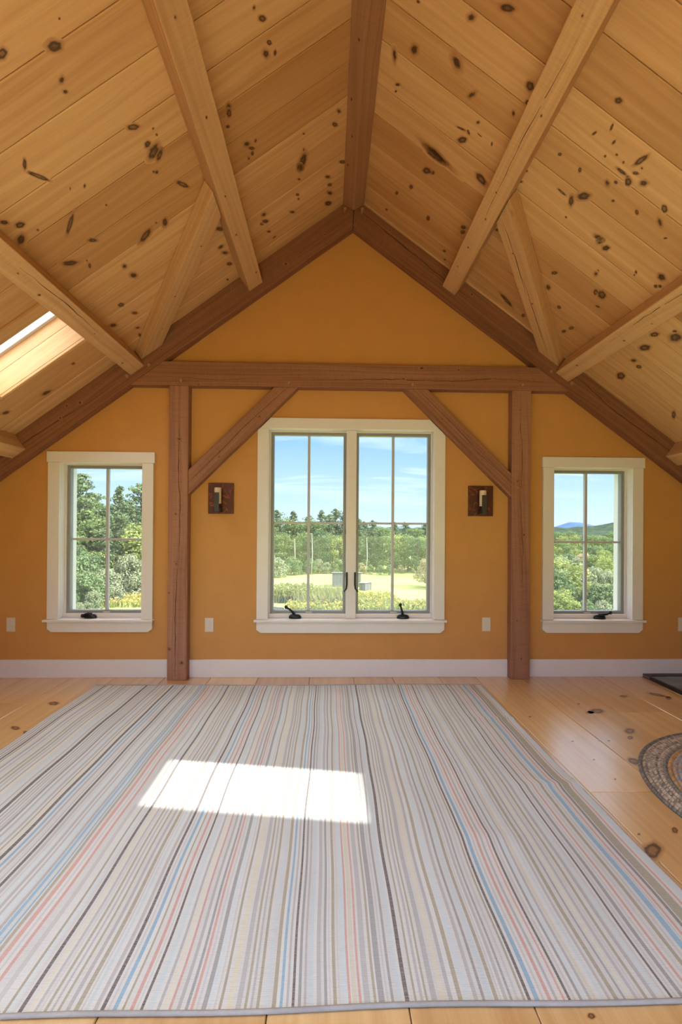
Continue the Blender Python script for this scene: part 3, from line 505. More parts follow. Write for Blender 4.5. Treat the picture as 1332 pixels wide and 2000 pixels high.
# ---- floor boards
FS = [-3.366, -3.0, -2.72, -2.43, -2.07, -1.72, -1.32, -.95, -.564, -.146, .213, .533, .92, 1.224, 1.582, 1.95, 2.28, 2.62, 2.98, 3.36, 3.734]
ENDS = {9: [-.95, -3.1], 6: [-1.2, -3.9], 13: [-1.67, -4.0], 15: [-.75, -2.9], 3: [-.55, -2.6], 11: [-3.0], 17: [-2.2], 5: [-3.3]}
mb = MB(); fb = []
for i, (a, b) in enumerate(zip(FS[:-1], FS[1:])):
    ys = [0] + ENDS.get(i, []) + [BACK]
    for hi, lo in zip(ys[:-1], ys[1:]):
        tone = rnd.uniform(.2, .85); off = (rnd.uniform(0, 90), rnd.uniform(0, 90))
        g = .0013; x0, x1, y0, y1 = a + g, b - g, lo + g, hi - (g if hi < 0 else 0)
        uvf = lambda p, off=off: (off[0] + p[1], off[1] + p[0])
        c = .003
        q = [(x0 + c, y0 + c, 0), (x1 - c, y0 + c, 0), (x1 - c, y1 - c, 0), (x0 + c, y1 - c, 0)]
        e = [(x0, y0, -.0025), (x1, y0, -.0025), (x1, y1, -.0025), (x0, y1, -.0025)]
        bt = [(p[0], p[1], -.02) for p in e]
        mb.face(q, [uvf(p) for p in q], tone)
        for k in range(4):
            k2 = (k + 1) % 4
            for s4 in ([e[k], e[k2], q[k2], q[k]], [bt[k], bt[k2], e[k2], e[k]]):
                mb.face(s4, [uvf(p) for p in s4], tone * .6)
        fb.append((x0, x1, y0, y1, tone, uvf))
for x, y, a1, b1, a2, b2 in marks(KN_F):
    bd = next((b for b in fb if b[0] <= x <= b[1] and b[2] <= y <= b[3]), None)
    if bd: mb.disc((x, y, 0), (a1 * 1.75, b1 * 1.75, 0), (a2 * 1.75, b2 * 1.75, 0), (0, 0, 1), bd[5], bd[4])
mb.box((XC - OUT - .12, BACK, -.22), (XC + OUT + .12, .15, -.021), mi=1)
tag(mb.build('floor', [M['floor'], M['blackwood']]), 'wide honey pine floor boards running towards the gable wall', 'floor', kind='structure')

# ---- baseboards
for nm, a, b in (('left', XC - OUT, -1.284), ('middle', -1.126, 1.492), ('right', 1.652, XC + OUT)):
    mb = MB(); mb.box((a, -.018, 0), (b, 0, .146))
    tag(mb.build('baseboard_' + nm, M['white'], bevel=.003), 'flat white baseboard along the gable wall', 'baseboard', kind='structure')

# ------------------------------------------------------------------ timber frame
def uvz(p): return (p.x * .3 + p.z, p.y + p.x)
def crack(mb, pts, w, nrm, tone=.5):
    """a drying check: a thin dark split following pts on a timber face"""
    nrm = V(nrm); pts = [V(p) + nrm * .0007 for p in pts]
    out = []
    for i in range(len(pts) - 1):
        n = max(2, int((pts[i + 1] - pts[i]).length / .05))
        for j in range(n): out.append(pts[i].lerp(pts[i + 1], j / n))
    out.append(pts[-1])
    L = []; R = []
    for i, p in enumerate(out):
        t = (out[min(i + 1, len(out) - 1)] - out[max(i - 1, 0)]).normalized(); sd = t.cross(nrm).normalized()
        q = p + sd * rnd.uniform(-.003, .003)
        ww = w * (.25 + .75 * math.sin(PI * i / (len(out) - 1))) * rnd.uniform(.5, 1.2) * .5
        L.append(q - sd * ww); R.append(q + sd * ww)
    for i in range(len(out) - 1):
        mb.face([L[i], L[i + 1], R[i + 1], R[i]], None, tone, [.6] * 4)
def spot(mb, c, e1, e2, nrm, tone=.5): mb.disc(c, e1, e2, nrm, uvz, tone, lift=.0009, seg=12, amp=.62)
def peg(parent, base, dirv, length=.022, r=.0135):
    m = MB(); b = V(base); d = V(dirv).normalized()
    m.tube([b - d * .004, b + d * (length - .003), b + d * length], [r, r, r * .8], 10)
    return local(m.build('peg', M['peg'], smooth=False), parent)
def frame_piece(name, mat, label, cat, base, mbs):
    e = empty(name, base, label, cat)
    o = mbs.build('timber', mat, bevel=.005); local(o, e)
    return e

# posts
for nm, x0, x1, lab in (('p', -1.283, -1.127, 'brown timber post left of the paired centre window'), ('q', 1.493, 1.651, 'brown timber post right of the paired centre window')):
    mb = MB()
    ztop = 2.361
    mb.loft([(x0, -T, 0), (x1, -T, 0), (x1, -.0005, 0), (x0, -.0005, 0)], [(x0, -T, ztop), (x1, -T, ztop), (x1, -.0005, ztop), (x0, -.0005, ztop)], 14, .0015, .85 if nm == 'p' else .72)  # tone raised to paint the posts as better lit
    fx = lambda f: x0 + (x1 - x0) * f
    if nm == 'p':
        crack(mb, [(fx(.55), -T, 2.05), (fx(.5), -T, 1.6), (fx(.62), -T, 1.48), (fx(.56), -T, .9)], .007, (0, -1, 0))
        crack(mb, [(fx(.52), -T, .95), (fx(.40), -T, .6), (fx(.42), -T, .03)], .006, (0, -1, 0))
        for z, f, r in ((1.93, .55, .02), (1.33, .38, .013), (.93, .45, .012), (.14, .75, .018), (.25, .12, .016), (.70, .08, .01)): spot(mb, (fx(f), -T, z), (r, 0, 0), (0, 0, r), (0, -1, 0))
    else:
        crack(mb, [(fx(.45), -T, 2.33), (fx(.45), -T, 2.05), (fx(.55), -T, 1.9), (fx(.5), -T, 1.5)], .005, (0, -1, 0))
        crack(mb, [(fx(.42), -T, 1.52), (fx(.6), -T, 1.05), (fx(.55), -T, .75)], .005, (0, -1, 0))
        for z, f, r in ((1.18, .65, .016), (.92, .55, .01), (.48, .3, .011), (.17, .55, .011), (2.2, .4, .008), (1.62, .3, .012)): spot(mb, (fx(f), -T, z), (r, 0, 0), (0, 0, r), (0, -1, 0))
    e = frame_piece('timber_post', M['old'], lab, 'post', ((x0 + x1) / 2, -T / 2, 0), mb)
    if nm == 'q': peg(e, (fx(.28), -T, 1.565), (0, -1, 0), .012)
# tie beam, its ends cut to the rafters
zt0, zt1 = 2.361, 2.554
KU = .197                               # rafter depth below the boards
def xunder(sg, z):                      # x where the rafter underside passes height z
    o = (ZC - COS * KU - z) / S; return XC + sg * (o - SIN * KU)
mb = MB()
a0, a1 = xunder(-1, zt0) + .002, xunder(-1, zt1) + .002; b0, b1 = xunder(1, zt0) - .002, xunder(1, zt1) - .002
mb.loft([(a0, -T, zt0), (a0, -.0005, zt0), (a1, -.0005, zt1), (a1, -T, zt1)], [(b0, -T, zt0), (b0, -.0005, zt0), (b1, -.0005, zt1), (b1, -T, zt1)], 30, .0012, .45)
crack(mb, [(-.15, -T, 2.42), (.5, -T, 2.435), (1.0, -T, 2.425), (1.35, -T, 2.455), (1.75, -T, 2.43)], .006, (0, -1, 0))
crack(mb, [(-1.3, -T, 2.43), (-.9, -T, 2.41), (-.55, -T, 2.43)], .003, (0, -1, 0))
for x, z, r in ((-.98, 2.47, .008), (.6, 2.44, .014), (.75, 2.53, .02), (1.33, 2.455, .008), (-1.05, 2.37, .008), (-.25, 2.5, .007), (.1, 2.46, .006), (1.05, 2.52, .012)): spot(mb, (x, -T, z), (r * 1.6, 0, 0), (0, 0, r), (0, -1, 0))
tie = frame_piece('tie_beam', M['old'], 'long horizontal brown tie beam above the three windows', 'beam', (XC, -T / 2, zt0), mb)
for x, z in ((-1.185, 2.398), (-.325, 2.392), (.672, 2.392), (1.575, 2.405)): peg(tie, (x, -T, z), (0, -1, 0), .014)
# knee braces
for sg, lab in ((-1, 'diagonal brown knee brace beside the left wall sconce'), (1, 'diagonal brown knee brace beside the right wall sconce')):
    if sg < 0: q = [(-1.127, 1.489), (-.2525, 2.361), (-.445, 2.361), (-1.127, 1.686)]
    else: q = [(1.493, 1.488), (1.493, 1.683), (.800, 2.361), (.606, 2.361)]
    y0, y1 = -T + .004, -.0005
    mb = MB()
    lo = [q[0], q[3]] if sg < 0 else [q[0], q[1]]
    hi = [q[1], q[2]] if sg < 0 else [q[3], q[2]]
    ring = lambda pr: [(pr[0][0], y0, pr[0][1]), (pr[0][0], y1, pr[0][1]), (pr[1][0], y1, pr[1][1]), (pr[1][0], y0, pr[1][1])]
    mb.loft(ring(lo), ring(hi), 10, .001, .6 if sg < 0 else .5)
    mid = lambda t, f: V((0, y0, 0)) + V((1, 0, 0)) * ((lo[0][0] * (1 - t) + hi[0][0] * t) * (1 - f) + (lo[1][0] * (1 - t) + hi[1][0] * t) * f) + V((0, 0, 1)) * ((lo[0][1] * (1 - t) + hi[0][1] * t) * (1 - f) + (lo[1][1] * (1 - t) + hi[1][1] * t) * f)
    if sg < 0: crack(mb, [mid(.03, .45), mid(.4, .5), mid(.62, .55), mid(.97, .45)], .005, (0, -1, 0))
    else: crack(mb, [mid(.03, .6), mid(.35, .45), mid(.62, .62), mid(.95, .55)], .005, (0, -1, 0))
    for t, f, r in ((.3, .3, .01), (.7, .35, .013)): spot(mb, mid(t, f), (r, 0, r), (r * .5, 0, -r * .5), (0, -1, 0))
    bx = frame_piece('knee_brace', M['old'], lab, 'brace', (lo[0][0], -T / 2, lo[0][1]), mb)
# rafters against the gable wall
for sg, lab in ((-1, 'shade-toned brown rafter on the gable wall running down left from the ridge'), (1, 'shade-toned brown rafter on the gable wall running down right from the ridge')):
    mb = MB(); end = OUT - .02
    A = [RP(sg, o, d, y) for d, y, o in ((0.001, -.0005, .0025), (.001, -T, .0025), (KU, -T, SIN * KU + .0015), (KU, -.0005, SIN * KU + .0015))]
    B = [RP(sg, end + SIN * d, d, y) for d, y in ((.001, -.0005), (.001, -T), (KU, -T), (KU, -.0005))]
    for r in (A, B):
        for i, p in enumerate(r):
            if p.z < .0: p.z = .0
    if sg > 0: A.reverse(); B.reverse()
    mb.loft(A, B, 26, .001, .10 if sg < 0 else .05)  # tone lowered to paint the shade towards the peak
    n = (0, -1, 0); P = lambda o, d: RP(sg, o, d, -T)
    if sg < 0:
        crack(mb, [P(1.95, .125), P(2.15, .13), P(2.5, .10), P(2.85, .08), P(3.2, .07)], .007, n)
        for o, d, r in ((.30, .12, .014), (.62, .13, .02), (1.35, .08, .012), (1.6, .12, .012), (2.02, .06, .012), (2.22, .09, .020), (2.38, .10, .017), (2.3, .05, .016), (1.0, .05, .012)): spot(mb, P(o, d), V((r * 1.2, 0, -sg * 0)), V((0, 0, r)), n)
    else:
        crack(mb, [P(.02, .06), P(.35, .07), P(.8, .09), P(1.0, .085)], .009, n)
        crack(mb, [P(1.85, .06), P(2.2, .10), P(2.55, .09), P(2.9, .07)], .008, n)
        for o, d, r in ((.32, .04, .012), (1.0, .05, .014), (1.55, .09, .008), (2.05, .05, .009), (.12, .19, .01), (.75, .19, .008)): spot(mb, P(o, min(d, .18)), V((r * 1.2, 0, 0)), V((0, 0, r)), n)
    e = frame_piece('gable_rafter', M['old'], lab, 'rafter', RP(sg, .12, KU, -T / 2), mb)
    peg(e, RP(sg, .105, .060, -T), (0, -1, -.1), .045, .0125)
    peg(e, RP(sg, 1.722, .165, -T), (0, -1, 0), .016)
    peg(e, RP(sg, 1.878, .137, -T), (0, -1, 0), .018)
# ridge beam with a V shaped underside
mb = MB()
w = .088
ringf = lambda y: [(XC - w, y, ZC - S * w - .0015), (XC, y, 3.800), (XC + w, y, ZC - S * w - .0015), (XC, y, ZC - .004)]
mb.loft(ringf(-T - .001), ringf(BACK), 30, .0012, .55)
for y, f in ((-1.0, .3), (-1.35, .55), (-1.7, .2), (-.75, .5), (-.5, .3), (-.3, .6), (-2.0, .5)):
    p = V((XC - w, y, ZC - S * w)).lerp(V((XC, y, 3.80)), f); nn = V((-(ZC - S * w - 3.80), 0, -w)).normalized()
    spot(mb, p, (0, .022, 0), V((w, 0, -(ZC - S * w - 3.8))) * .12, nn)
frame_piece('ridge_beam', M['ridge'], 'straight timber ridge beam running along the ceiling peak', 'beam', (XC, -T, 3.80), mb)
# purlins: run from the ridge, drop, width
PUR = [(-1, .726, 'upper left tan purlin, from the top edge down to the left rafter', .62), (1, .726, 'upper right tan purlin, from the top edge down to the right rafter', .85),
       (-1, 1.664, 'lower left tan purlin passing beside the skylight', .95), (1, 1.664, 'lower right tan purlin above the small right window', .95),
       (-1, 2.585, 'short tan purlin stub at the far left edge over the rafter', .9), (1, 2.585, 'short tan purlin stub at the far right edge over the rafter', .7)]
for sg, o, lab, tone in PUR:
    W = .130 / 1.241; D = .145         # bottom inner corner sits at run o
    mb = MB()
    def cc(y):
        r = []
        for oo, d in ((o, 0.0015), (o, D), (o + W, D), (o + W, .0015)):
            r.append(RP(sg, oo + SIN * D, d, y))
        return r
    A = cc(-T - .001); B = cc(BACK)
    if sg < 0: A.reverse(); B.reverse()
    mb.loft(A, B, 34, .0013, tone)
    n = RN(sg); P = lambda f, y: RP(sg, o + SIN * D + W * f, D, y)
    sd = V((sg * COS, 0, -SIN))
    for k in range(7):
        y = -.35 - k * .41 + rnd.uniform(-.12, .12); f = rnd.uniform(.25, .75); r = rnd.uniform(.006, .016)
        spot(mb, P(f, y), V((0, 1, 0)) * r * 1.3, sd * r, n, tone)
    if o > 1.6 and o < 2: crack(mb, [P(.3, -.75), P(.25, -1.1), P(.35, -1.5)], .005, n, tone)
    if sg > 0 and o < 1: crack(mb, [P(.5, -.9), P(.42, -1.5), P(.6, -2.0)], .004, n, tone); spot(mb, P(.55, -.95), V((0, .013, 0)), sd * .011, n, tone)
    frame_piece('purlin', M['mid'], lab, 'purlin', RP(sg, o + SIN * D, D, -T), mb)
# wind braces lying under the roof boards
for sg, lab in ((-1, 'slanting tan wind brace under the left roof boards'), (1, 'slanting cracked tan wind brace under the right roof boards')):
    D = .092
    def bp(s_, y, d): return RP(sg, s_ / 1.241, d, y)
    k = 1.241
    so, si = 1.742 * k, 1.742 * k - .203               # outer and inner edge at the rafter
    y0 = -T - .001
    s_hi = (.726 + SIN * .145 + .1048) * k + .003    # slope length at the upper purlin's lower face
    def rr(d): return [V(bp(so, y0, d)), V(bp(si, y0, d)), V(bp(s_hi, y0 - (si - s_hi), d)), V(bp(s_hi, y0 - (so - s_hi), d))]
    lo, up = rr(D), rr(.0015)
    A = [lo[0], lo[1], up[1], up[0]]; B = [lo[3], lo[2], up[2], up[3]]
    if sg > 0: A.reverse(); B.reverse()
    mb = MB(); mb.loft(A, B, 8, .0008, .75)
    n = RN(sg)
    Q = lambda t, f: lo[0].lerp(lo[3], t) * (1 - f) + lo[1].lerp(lo[2], t) * f
    if sg > 0:
        crack(mb, [Q(.06, .42), Q(.4, .5), Q(.62, .48)], .006, n, .6); crack(mb, [Q(.5, .6), Q(.75, .55), Q(.98, .6)], .006, n, .6)
    for t, f, r in ((.45, .4, .011), (.78, .6, .010), (.2, .5, .008)): spot(mb, Q(t, f), V((0, r, 0)), V((sg * r, 0, -r * .7)), n, .6)
    frame_piece('wind_brace', M['mid'], lab, 'brace', lo[0], mb)

# ------------------------------------------------------------------ windows
def wbar(mb, a, b): mb.box(a, b)
def window(idx, w, legs, head, label, sashes, clip=None, stool=None, apron=None):
    x0, x1, z0, z1 = w
    e = empty('window_%d' % idx, ((x0 + x1) / 2, 0, z0), label, 'window', kind='structure')
    L0, L1 = legs; h0, h1, ht = head
    cy = -.022
    def add(name, polys, y0, y1, m=M['white'], bevel=.0025, lab=None, axis='x'):
        mb = MB()
        for p in polys: mb.prism(p, y0, y1, axis=axis)
        o = local(mb.build(name, m, bevel=bevel), e)
        if lab: o['label'] = lab
        return o
    if clip:
        add('head_casing', [clip['head']], cy, -.0003); add('side_casing', [clip['left']], cy, -.0003, axis='z'); add('side_casing', [clip['right']], cy, -.0003, axis='z')
    else:
        add('head_casing', [[(h0, z1), (h1, z1), (h1, ht), (h0, ht)]], cy - .004, -.0003)
        add('side_casing', [[(L0, z0), (x0, z0), (x0, z1 - .0005), (L0, z1 - .0005)]], cy, -.0003, axis='z')
        add('side_casing', [[(x1, z0), (L1, z0), (L1, z1 - .0005), (x1, z1 - .0005)]], cy, -.0003, axis='z')
    s0, s1 = stool
    add('sill_stool', [[(s0, z0 - .019), (s1, z0 - .019), (s1, z0 - .0005), (s0, z0 - .0005)]], -.048, -.0003)
    mb = MB(); mb.box((x0, 0, z0 - .014), (x1, .20, z0)); local(mb.build('sill_board', M['white']), e)
    a0, a1, zb = apron
    add('apron', [[(a0, z0 - .0195), (a0, zb + .026), (a0 + .034, zb), (a1 - .034, zb), (a1, zb + .026), (a1, z0 - .0195)][::-1]], cy, -.0003)
    # jamb lining and stops
    mb = MB(); t = .0155
    mb.box((x0 - t, 0, z0 - t), (x0, .20, z1 + t)); mb.box((x1, 0, z0 - t), (x1 + t, .20, z1 + t)); mb.box((x0, 0, z1), (x1, .20, z1 + t))
    mb.box((x0, .16, z0 - t), (x1, .20, z0))
    local(mb.build('jamb_lining', M['cream']), e)
    mb = MB()
    mb.box((x0, .045, z0), (x1, .16, z0 + .034)); mb.box((x0, .06, z1 - .012), (x1, .16, z1)); mb.box((x0, .06, z0 + .034), (x0 + .011, .16, z1 - .012)); mb.box((x1 - .011, .06, z0 + .034), (x1, .16, z1 - .012))
    local(mb.build('window_stop', M['cream'], bevel=.002), e)
    # outside trim
    mb = MB()
    for a, b in (((x0 - .10, .151, z0 - .1), (x0 + .012, .215, z1 + .1)), ((x1 - .012, .151, z0 - .1), (x1 + .10, .215, z1 + .1)), ((x0 + .012, .151, z1 - .01), (x1 - .012, .215, z1 + .1)), ((x0 + .012, .151, z0 - .1), (x1 - .012, .23, z0 + .02))): mb.box(a, b)
    local(mb.build('outer_trim', M['white']), e)
    if len(sashes) == 2:
        m0, m1 = sashes[0][1], sashes[1][0]
        mb = MB(); mb.box((m0, .022, z0), (m1, .16, z1)); local(mb.build('mullion', M['white'], bevel=.003), e)
    for a, b, crank, lock in sashes:
        if len(sashes) == 2: a, b = a + (.011 if a == x0 else 0.0), b - (.011 if b == x1 else 0.0)
        else: a, b = a + .011, b - .011
        c, d = z0 + .034, z1 - .012
        mb = MB(); r = .023; y0, y1 = .078, .125
        mb.box((a, y0, c), (a + r, y1, d)); mb.box((b - r, y0, c), (b, y1, d)); mb.box((a + r, y0, c), (b - r, y1, c + r)); mb.box((a + r, y0, d - r), (b - r, y1, d))
        sash = local(mb.build('sash', M['grey'], bevel=.003), e)
        xm, zm = (a + b) / 2, (c + d) / 2
        mb = MB(); mb.box((xm - .011, .090, c + r), (xm + .011, .118, d - r)); mb.box((a + r, .092, zm - .0085), (xm - .011, .116, zm + .0085)); mb.box((xm + .011, .092, zm - .0085), (b - r, .116, zm + .0085))
        o = mb.build('muntin', M['bar'], bevel=.002); o.parent = sash
        mb = MB(); mb.face([(a + r - .002, .104, c + r - .002), (b - r + .002, .104, c + r - .002), (b - r + .002, .104, d - r + .002), (a + r - .002, .104, d - r + .002)])
        o = mb.build('glass_pane', M['glass']); o.parent = sash
        mb = MB(); mb.box((xm - .02, .0755, c + .004), (xm + .035, .0785, c + .013)); o = mb.build('sash_label', M['outlet']); o.parent = sash
        for zz in (zm - .09, zm - .45):
            mb = MB(); mb.box((b - .004 if lock >= 0 else a - .004, .06, zz), (b + .005 if lock >= 0 else a + .005, .078, zz + .035)); o = mb.build('hinge_catch', M['dark']); o.parent = sash
        # crank: rounded base, bent arm, knob
        cx, pts = crank
        mb = MB(); mb.lathe([(.050, 0), (.052, .010), (.048, .022), (.036, .032), (.018, .037)], (cx, .028, z0), 22, 1, .42)
        cr = local(mb.build('window_crank', M['dark'], smooth=True), e)
        mb = MB(); mb.tube(pts, [.013, .011, .009, .008, .008][:len(pts)], 10); o = mb.build('crank_arm', M['dark'], smooth=True); o.parent = cr; o.matrix_parent_inverse = Matrix.Identity(4)
        kx, ky, kz = pts[-1]
        mb = MB(); mb.lathe([(.005, -.015), (.011, -.010), (.0135, 0), (.011, .010), (.005, .015)], (kx, ky, kz), 12); o = mb.build('crank_knob', M['dark'], smooth=True); o.parent = cr
        if lock and len(sashes) == 2:
            lx = m0 + .008 if lock > 0 else m1 - .008
            sgn = -1 if lock > 0 else 1
            mb = MB(); mb.tube([(lx, .016, .86), (lx, .010, .80), (lx, .008, .76), (lx + sgn * .004, .006, .725), (lx + sgn * .024, .004, .700)], [.0065, .0075, .0075, .0065, .006], 8)
            mb.box((lx - .006, .012, .77), (lx + .006, .0225, .86))
            local(mb.build('lock_lever', M['dark'], smooth=False), e)
    return e
def crank_up(cx, kx, kz, z0): return (cx, [(cx - .004, .028, z0 + .026), (cx + (kx - cx) * .25, .020, z0 + .052), (cx + (kx - cx) * .55, .010, z0 + .075), (kx, .002, z0 + kz)])
w = WIN[0]
window(1, w, (-2.270, -1.426), (-2.278, -1.415, 1.832), 'small white trimmed casement window left of the left post', [(w[0], w[1], (-1.946, [(-1.935, .026, .505), (-1.955, .022, .514), (-1.985, .018, .507), (-2.004, .016, .496)]), 1)], None, (-2.291, -1.415), (-2.268, -1.428, .370))
w = WIN[1]
clip = dict(head=[(-.563, 2.0405), (.9445, 2.0405), (.822, 2.134), (.80, 2.134), (-.470, 2.134)],
            left=[(-.585, .475), (-.4945, .475), (-.4945, 2.040), (-.572, 2.040), (-.585, 2.020)],
            right=[(.872, .475), (.963, .475), (.963, 1.998), (.925, 2.040), (.872, 2.040)])
clip['head'] = [(-.566, 2.0405), (.9215, 2.0405), (.832, 2.128), (-.478, 2.128)]
window(2, w, (-.585, .963), (-.585, .963, 2.134), 'large white paired casement window in the middle of the gable wall',
       [(w[0], .146, crank_up(-.273, -.345, .098, .475), 1), (.230, w[1], crank_up(.627, .600, .118, .475), -1)], clip, (-.603, .978), (-.585, .962, .364))
w = WIN[2]
window(3, w, (1.785, 2.634), (1.778, 2.645, 1.831), 'small white trimmed casement window right of the right post', [(w[0], w[1], (2.294, [(2.285, .026, .506), (2.32, .020, .512), (2.35, .016, .516), (2.378, .012, .530)]), -1)], None, (1.775, 2.648), (1.785, 2.634, .366))

# ------------------------------------------------------------------ skylights
SKYS = [(-1, SKY_L, 4, 'skylight in the left roof slope with a pine lined well'), (1, SKY_R, 5, 'skylight in the right roof slope with a pine lined well')]
for i, (sg, h) in enumerate([(sg, h) for (sg, low), hs in HOLES.items() for h in hs if h not in (SKY_L, SKY_R)]): SKYS.append((sg, h, 6 + i, 'added unseen skylight in the %s roof slope to light the room' % ('left' if sg < 0 else 'right')))
for sg, hole, idx, lab in SKYS:
    o0, o1, y0, y1 = hole; dp = -.235
    e = empty('window_%d' % idx, RP(sg, (o0 + o1) / 2, 0, (y0 + y1) / 2), lab, 'skylight', kind='structure')
    def rb(oa, ob, da, db, ya, yb, m, name, tone=.6, n=1):
        P = lambda o, d, y: RP(sg, o, d, y)
        A = [P(oa, da, ya), P(oa, da, yb), P(oa, db, yb), P(oa, db, ya)]; B = [P(ob, da, ya), P(ob, da, yb), P(ob, db, yb), P(ob, db, ya)]
        if sg > 0: A.reverse(); B.reverse()
        mb_ = MB(); mb_.loft(A, B, 1, 0, tone); return local(mb_.build(name, m, bevel=.002), e)
    t = .018
    for da, db in ((-.001, -.018), (-.020, -.150), (-.152, dp)):
        rb(o0 + t, o1 - t, da, db, y1 - t, y1 - .001, M['pine'], 'well_board', .95); rb(o0 + t, o1 - t, da, db, y0 + .001, y0 + t, M['pine'], 'well_board', .95)
    rb(o0 + .001, o0 + t, -.001, dp, y0 + .001, y1 - .001, M['pine'], 'well_board', .8); rb(o1 - t, o1 - .001, -.001, dp, y0 + .001, y1 - .001, M['pine'], 'well_board', .8)
    # trim boards around the near and upper edges
    rb(o0 - .012, o1 + .06, .0015, .019, y0 - .085, y0 - .002, M['pine'], 'well_trim', .35); rb(o0 - .010, o0 + .004, .0205, .024, y0 - .08, y1 - .002, M['pine'], 'well_trim', .2)
    f = .045
    mbf = MB(); P = lambda o, d, y: RP(sg, o, d, y)
    for oa, ob, ya, yb in ((o0, o1, y1 - f, y1 + .05), (o0, o1, y0 - .05, y0 + f * .3), (o0 - .05, o0 + f * .5, y0, y1), (o1 - f * .5, o1 + .05, y0, y1)):
        A = [P(oa, dp, ya), P(oa, dp, yb), P(oa, dp - .06, yb), P(oa, dp - .06, ya)]; B = [P(ob, dp, ya), P(ob, dp, yb), P(ob, dp - .06, yb), P(ob, dp - .06, ya)]
        if sg > 0: A.reverse(); B.reverse()
        mbf.loft(A, B)
    local(mbf.build('skylight_frame', M['sframe'], bevel=.003), e)
    mbf = MB(); q = [P(o0, dp - .05, y0), P(o1, dp - .05, y0), P(o1, dp - .05, y1), P(o0, dp - .05, y1)]; mbf.face(q)
    local(mbf.build('glass_pane', M['skydim'] if idx == 5 else M['skyglass']), e)

# ------------------------------------------------------------------ outlets
for x, lab in ((-2.563, 'almond wall outlet at the far left below the left window'), (-.971, 'almond wall outlet between the left post and the centre window'), (1.3175, 'almond wall outlet between the centre window and the right post'), (2.984, 'almond wall outlet at the far right edge above the hearth')):
    z = .427 if x < 0 else .434
    e = empty('wall_outlet', (x, 0, z), lab, 'outlet')
    mb = MB(); mb.box((x - .035, -.006, z - .057), (x + .035, -.0003, z + .057)); local(mb.build('cover_plate', M['outlet'], bevel=.002), e)
    for dz in (.0195, -.0195):
        mb = MB(); pl = [(x + .0165 * math.cos(a) * 1.0, z + dz + .0145 * max(-.85, min(.85, math.sin(a))) ) for a in (2 * PI * k / 20 for k in range(20))]
        mb.prism(pl, -.0085, -.006); so = local(mb.build('socket', M['outlet']), e)
        mb = MB()
        for dx in (-.0065, .0065): mb.box((x + dx - .002, -.0089, z + dz - .002), (x + dx + .002, -.0084, z + dz + .009))
        mb.box((x - .0032, -.0089, z + dz - .0105), (x + .0032, -.0084, z + dz - .0045))
        o = mb.build('socket_slot', M['slot']); o.parent = so; o.matrix_parent_inverse = so.matrix_parent_inverse.copy()
    mb = MB(); mb.tube([(x, -.006, z), (x, -.0075, z)], .003, 8); local(mb.build('cover_screw', M['outlet']), e)

# ------------------------------------------------------------------ sconces
for x, z, lab in ((-.8805, 1.4625, 'square copper wall sconce left of the centre window'), (1.261, 1.4585, 'square copper wall sconce right of the centre window')):
    e = empty('wall_sconce', (x, 0, z), lab, 'sconce')
    mb = MB(); mb.box((x - .102, -.022, z - .125), (x + .102, -.0003, z + .125)); local(mb.build('back_plate', M['copper'], bevel=.002), e)
    k = -.012 if x < 0 else .004
    cx = x - .002 + k
    mb = MB(); mb.lathe([(.0275, z - .045), (.0275, z + .078), (.026, z + .083), (.020, z + .083)], (cx, -.062, 0), 24); local(mb.build('candle_sleeve', M['candle'], smooth=False), e)
    mb = MB(); mb.tube([(cx, -.062, z - .078), (cx, -.062, z - .045)], .010, 12); local(mb.build('stem', M['iron']), e)
    mb = MB(); mb.box((cx - .028, -.098, z - .110), (cx + .028, -.0225, z - .078)); local(mb.build('bracket', M['dark'], bevel=.002), e)
    fx = cx
    mb = MB(); mb.box((fx - .019, -.106, z - .110), (fx + .019, -.0985, z + .042)); local(mb.build('front_plate', M['iron'], bevel=.001), e)

# ------------------------------------------------------------------ striped rug
PAL = {'b': (.09, .068, .064), 'o': (.36, .33, .235), 'l': (.54, .66, .70), 'g': (.42, .435, .44), 'd': (.29, .305, .315), 'y': (.64, .63, .51), 's': (.60, .33, .28), 'u': (.22, .44, .62), 'w': (.62, .65, .64), 'k': (.20, .19, .18)}
st = []
for e_ in STR.split(';'):
    k = next(i for i, ch in enumerate(e_) if ch.isalpha()); st.append((float(e_[:k]), e_[k], float(e_[k + 1:])))
X0, X1, Y0, Y1 = -1.772, 1.196, -2.610, -.218
extra = [(-1.70, 'b', .012), (-1.39, 'b', .017), (-1.19, 'b', .015), (-1.163, 'u', .012), (-1.097, 'b', .012), (-.964, 'u', .012), (-.905, 's', .014), (-.866, 's', .01),
         (.93, 'd', .012), (.962, 's', .008), (1.0, 'o', .012), (1.04, 'u', .018), (1.068, 's', .008), (1.09, 'k', .011), (1.118, 'o', .036), (1.15, 's', .008), (1.175, 'l', .02)]
for a, b in ((-1.765, -1.71), (-1.69, -1.40), (-1.375, -1.20), (-1.15, -1.105), (-1.085, -.97), (-.95, -.915), (-.855, -.845)):
    x = a + .008; 
    while x < b - .006:
        c = rnd.choice('ggolgdygglo' if rnd.random() < .9 else 'us'); wd = rnd.uniform(.006, .013); extra.append((x, c, wd)); x += wd + rnd.uniform(.006, .016)
st = sorted(st + extra)
edges = []                              # (x0, x1, colour)
cur = X0
for x, c, wd in st:
    a, b = x - wd / 2, x + wd / 2
    if b > X1: b = X1
    if a < cur: a = cur
    if b <= a: continue
    if a > cur + .0005:
        g = a - cur
        if g > .014:                    # faint grey thread inside wide pale bands
            edges += [(cur, cur + g * .36, 'w'), (cur + g * .36, cur + g * .6, 'g2'), (cur + g * .6, a, 'w')]
        else: edges.append((cur, a, 'w'))
    edges.append((a, b, c)); cur = b
if cur < X1: edges.append((cur, X1, 'w'))
PAL['g2'] = (.53, .555, .555)
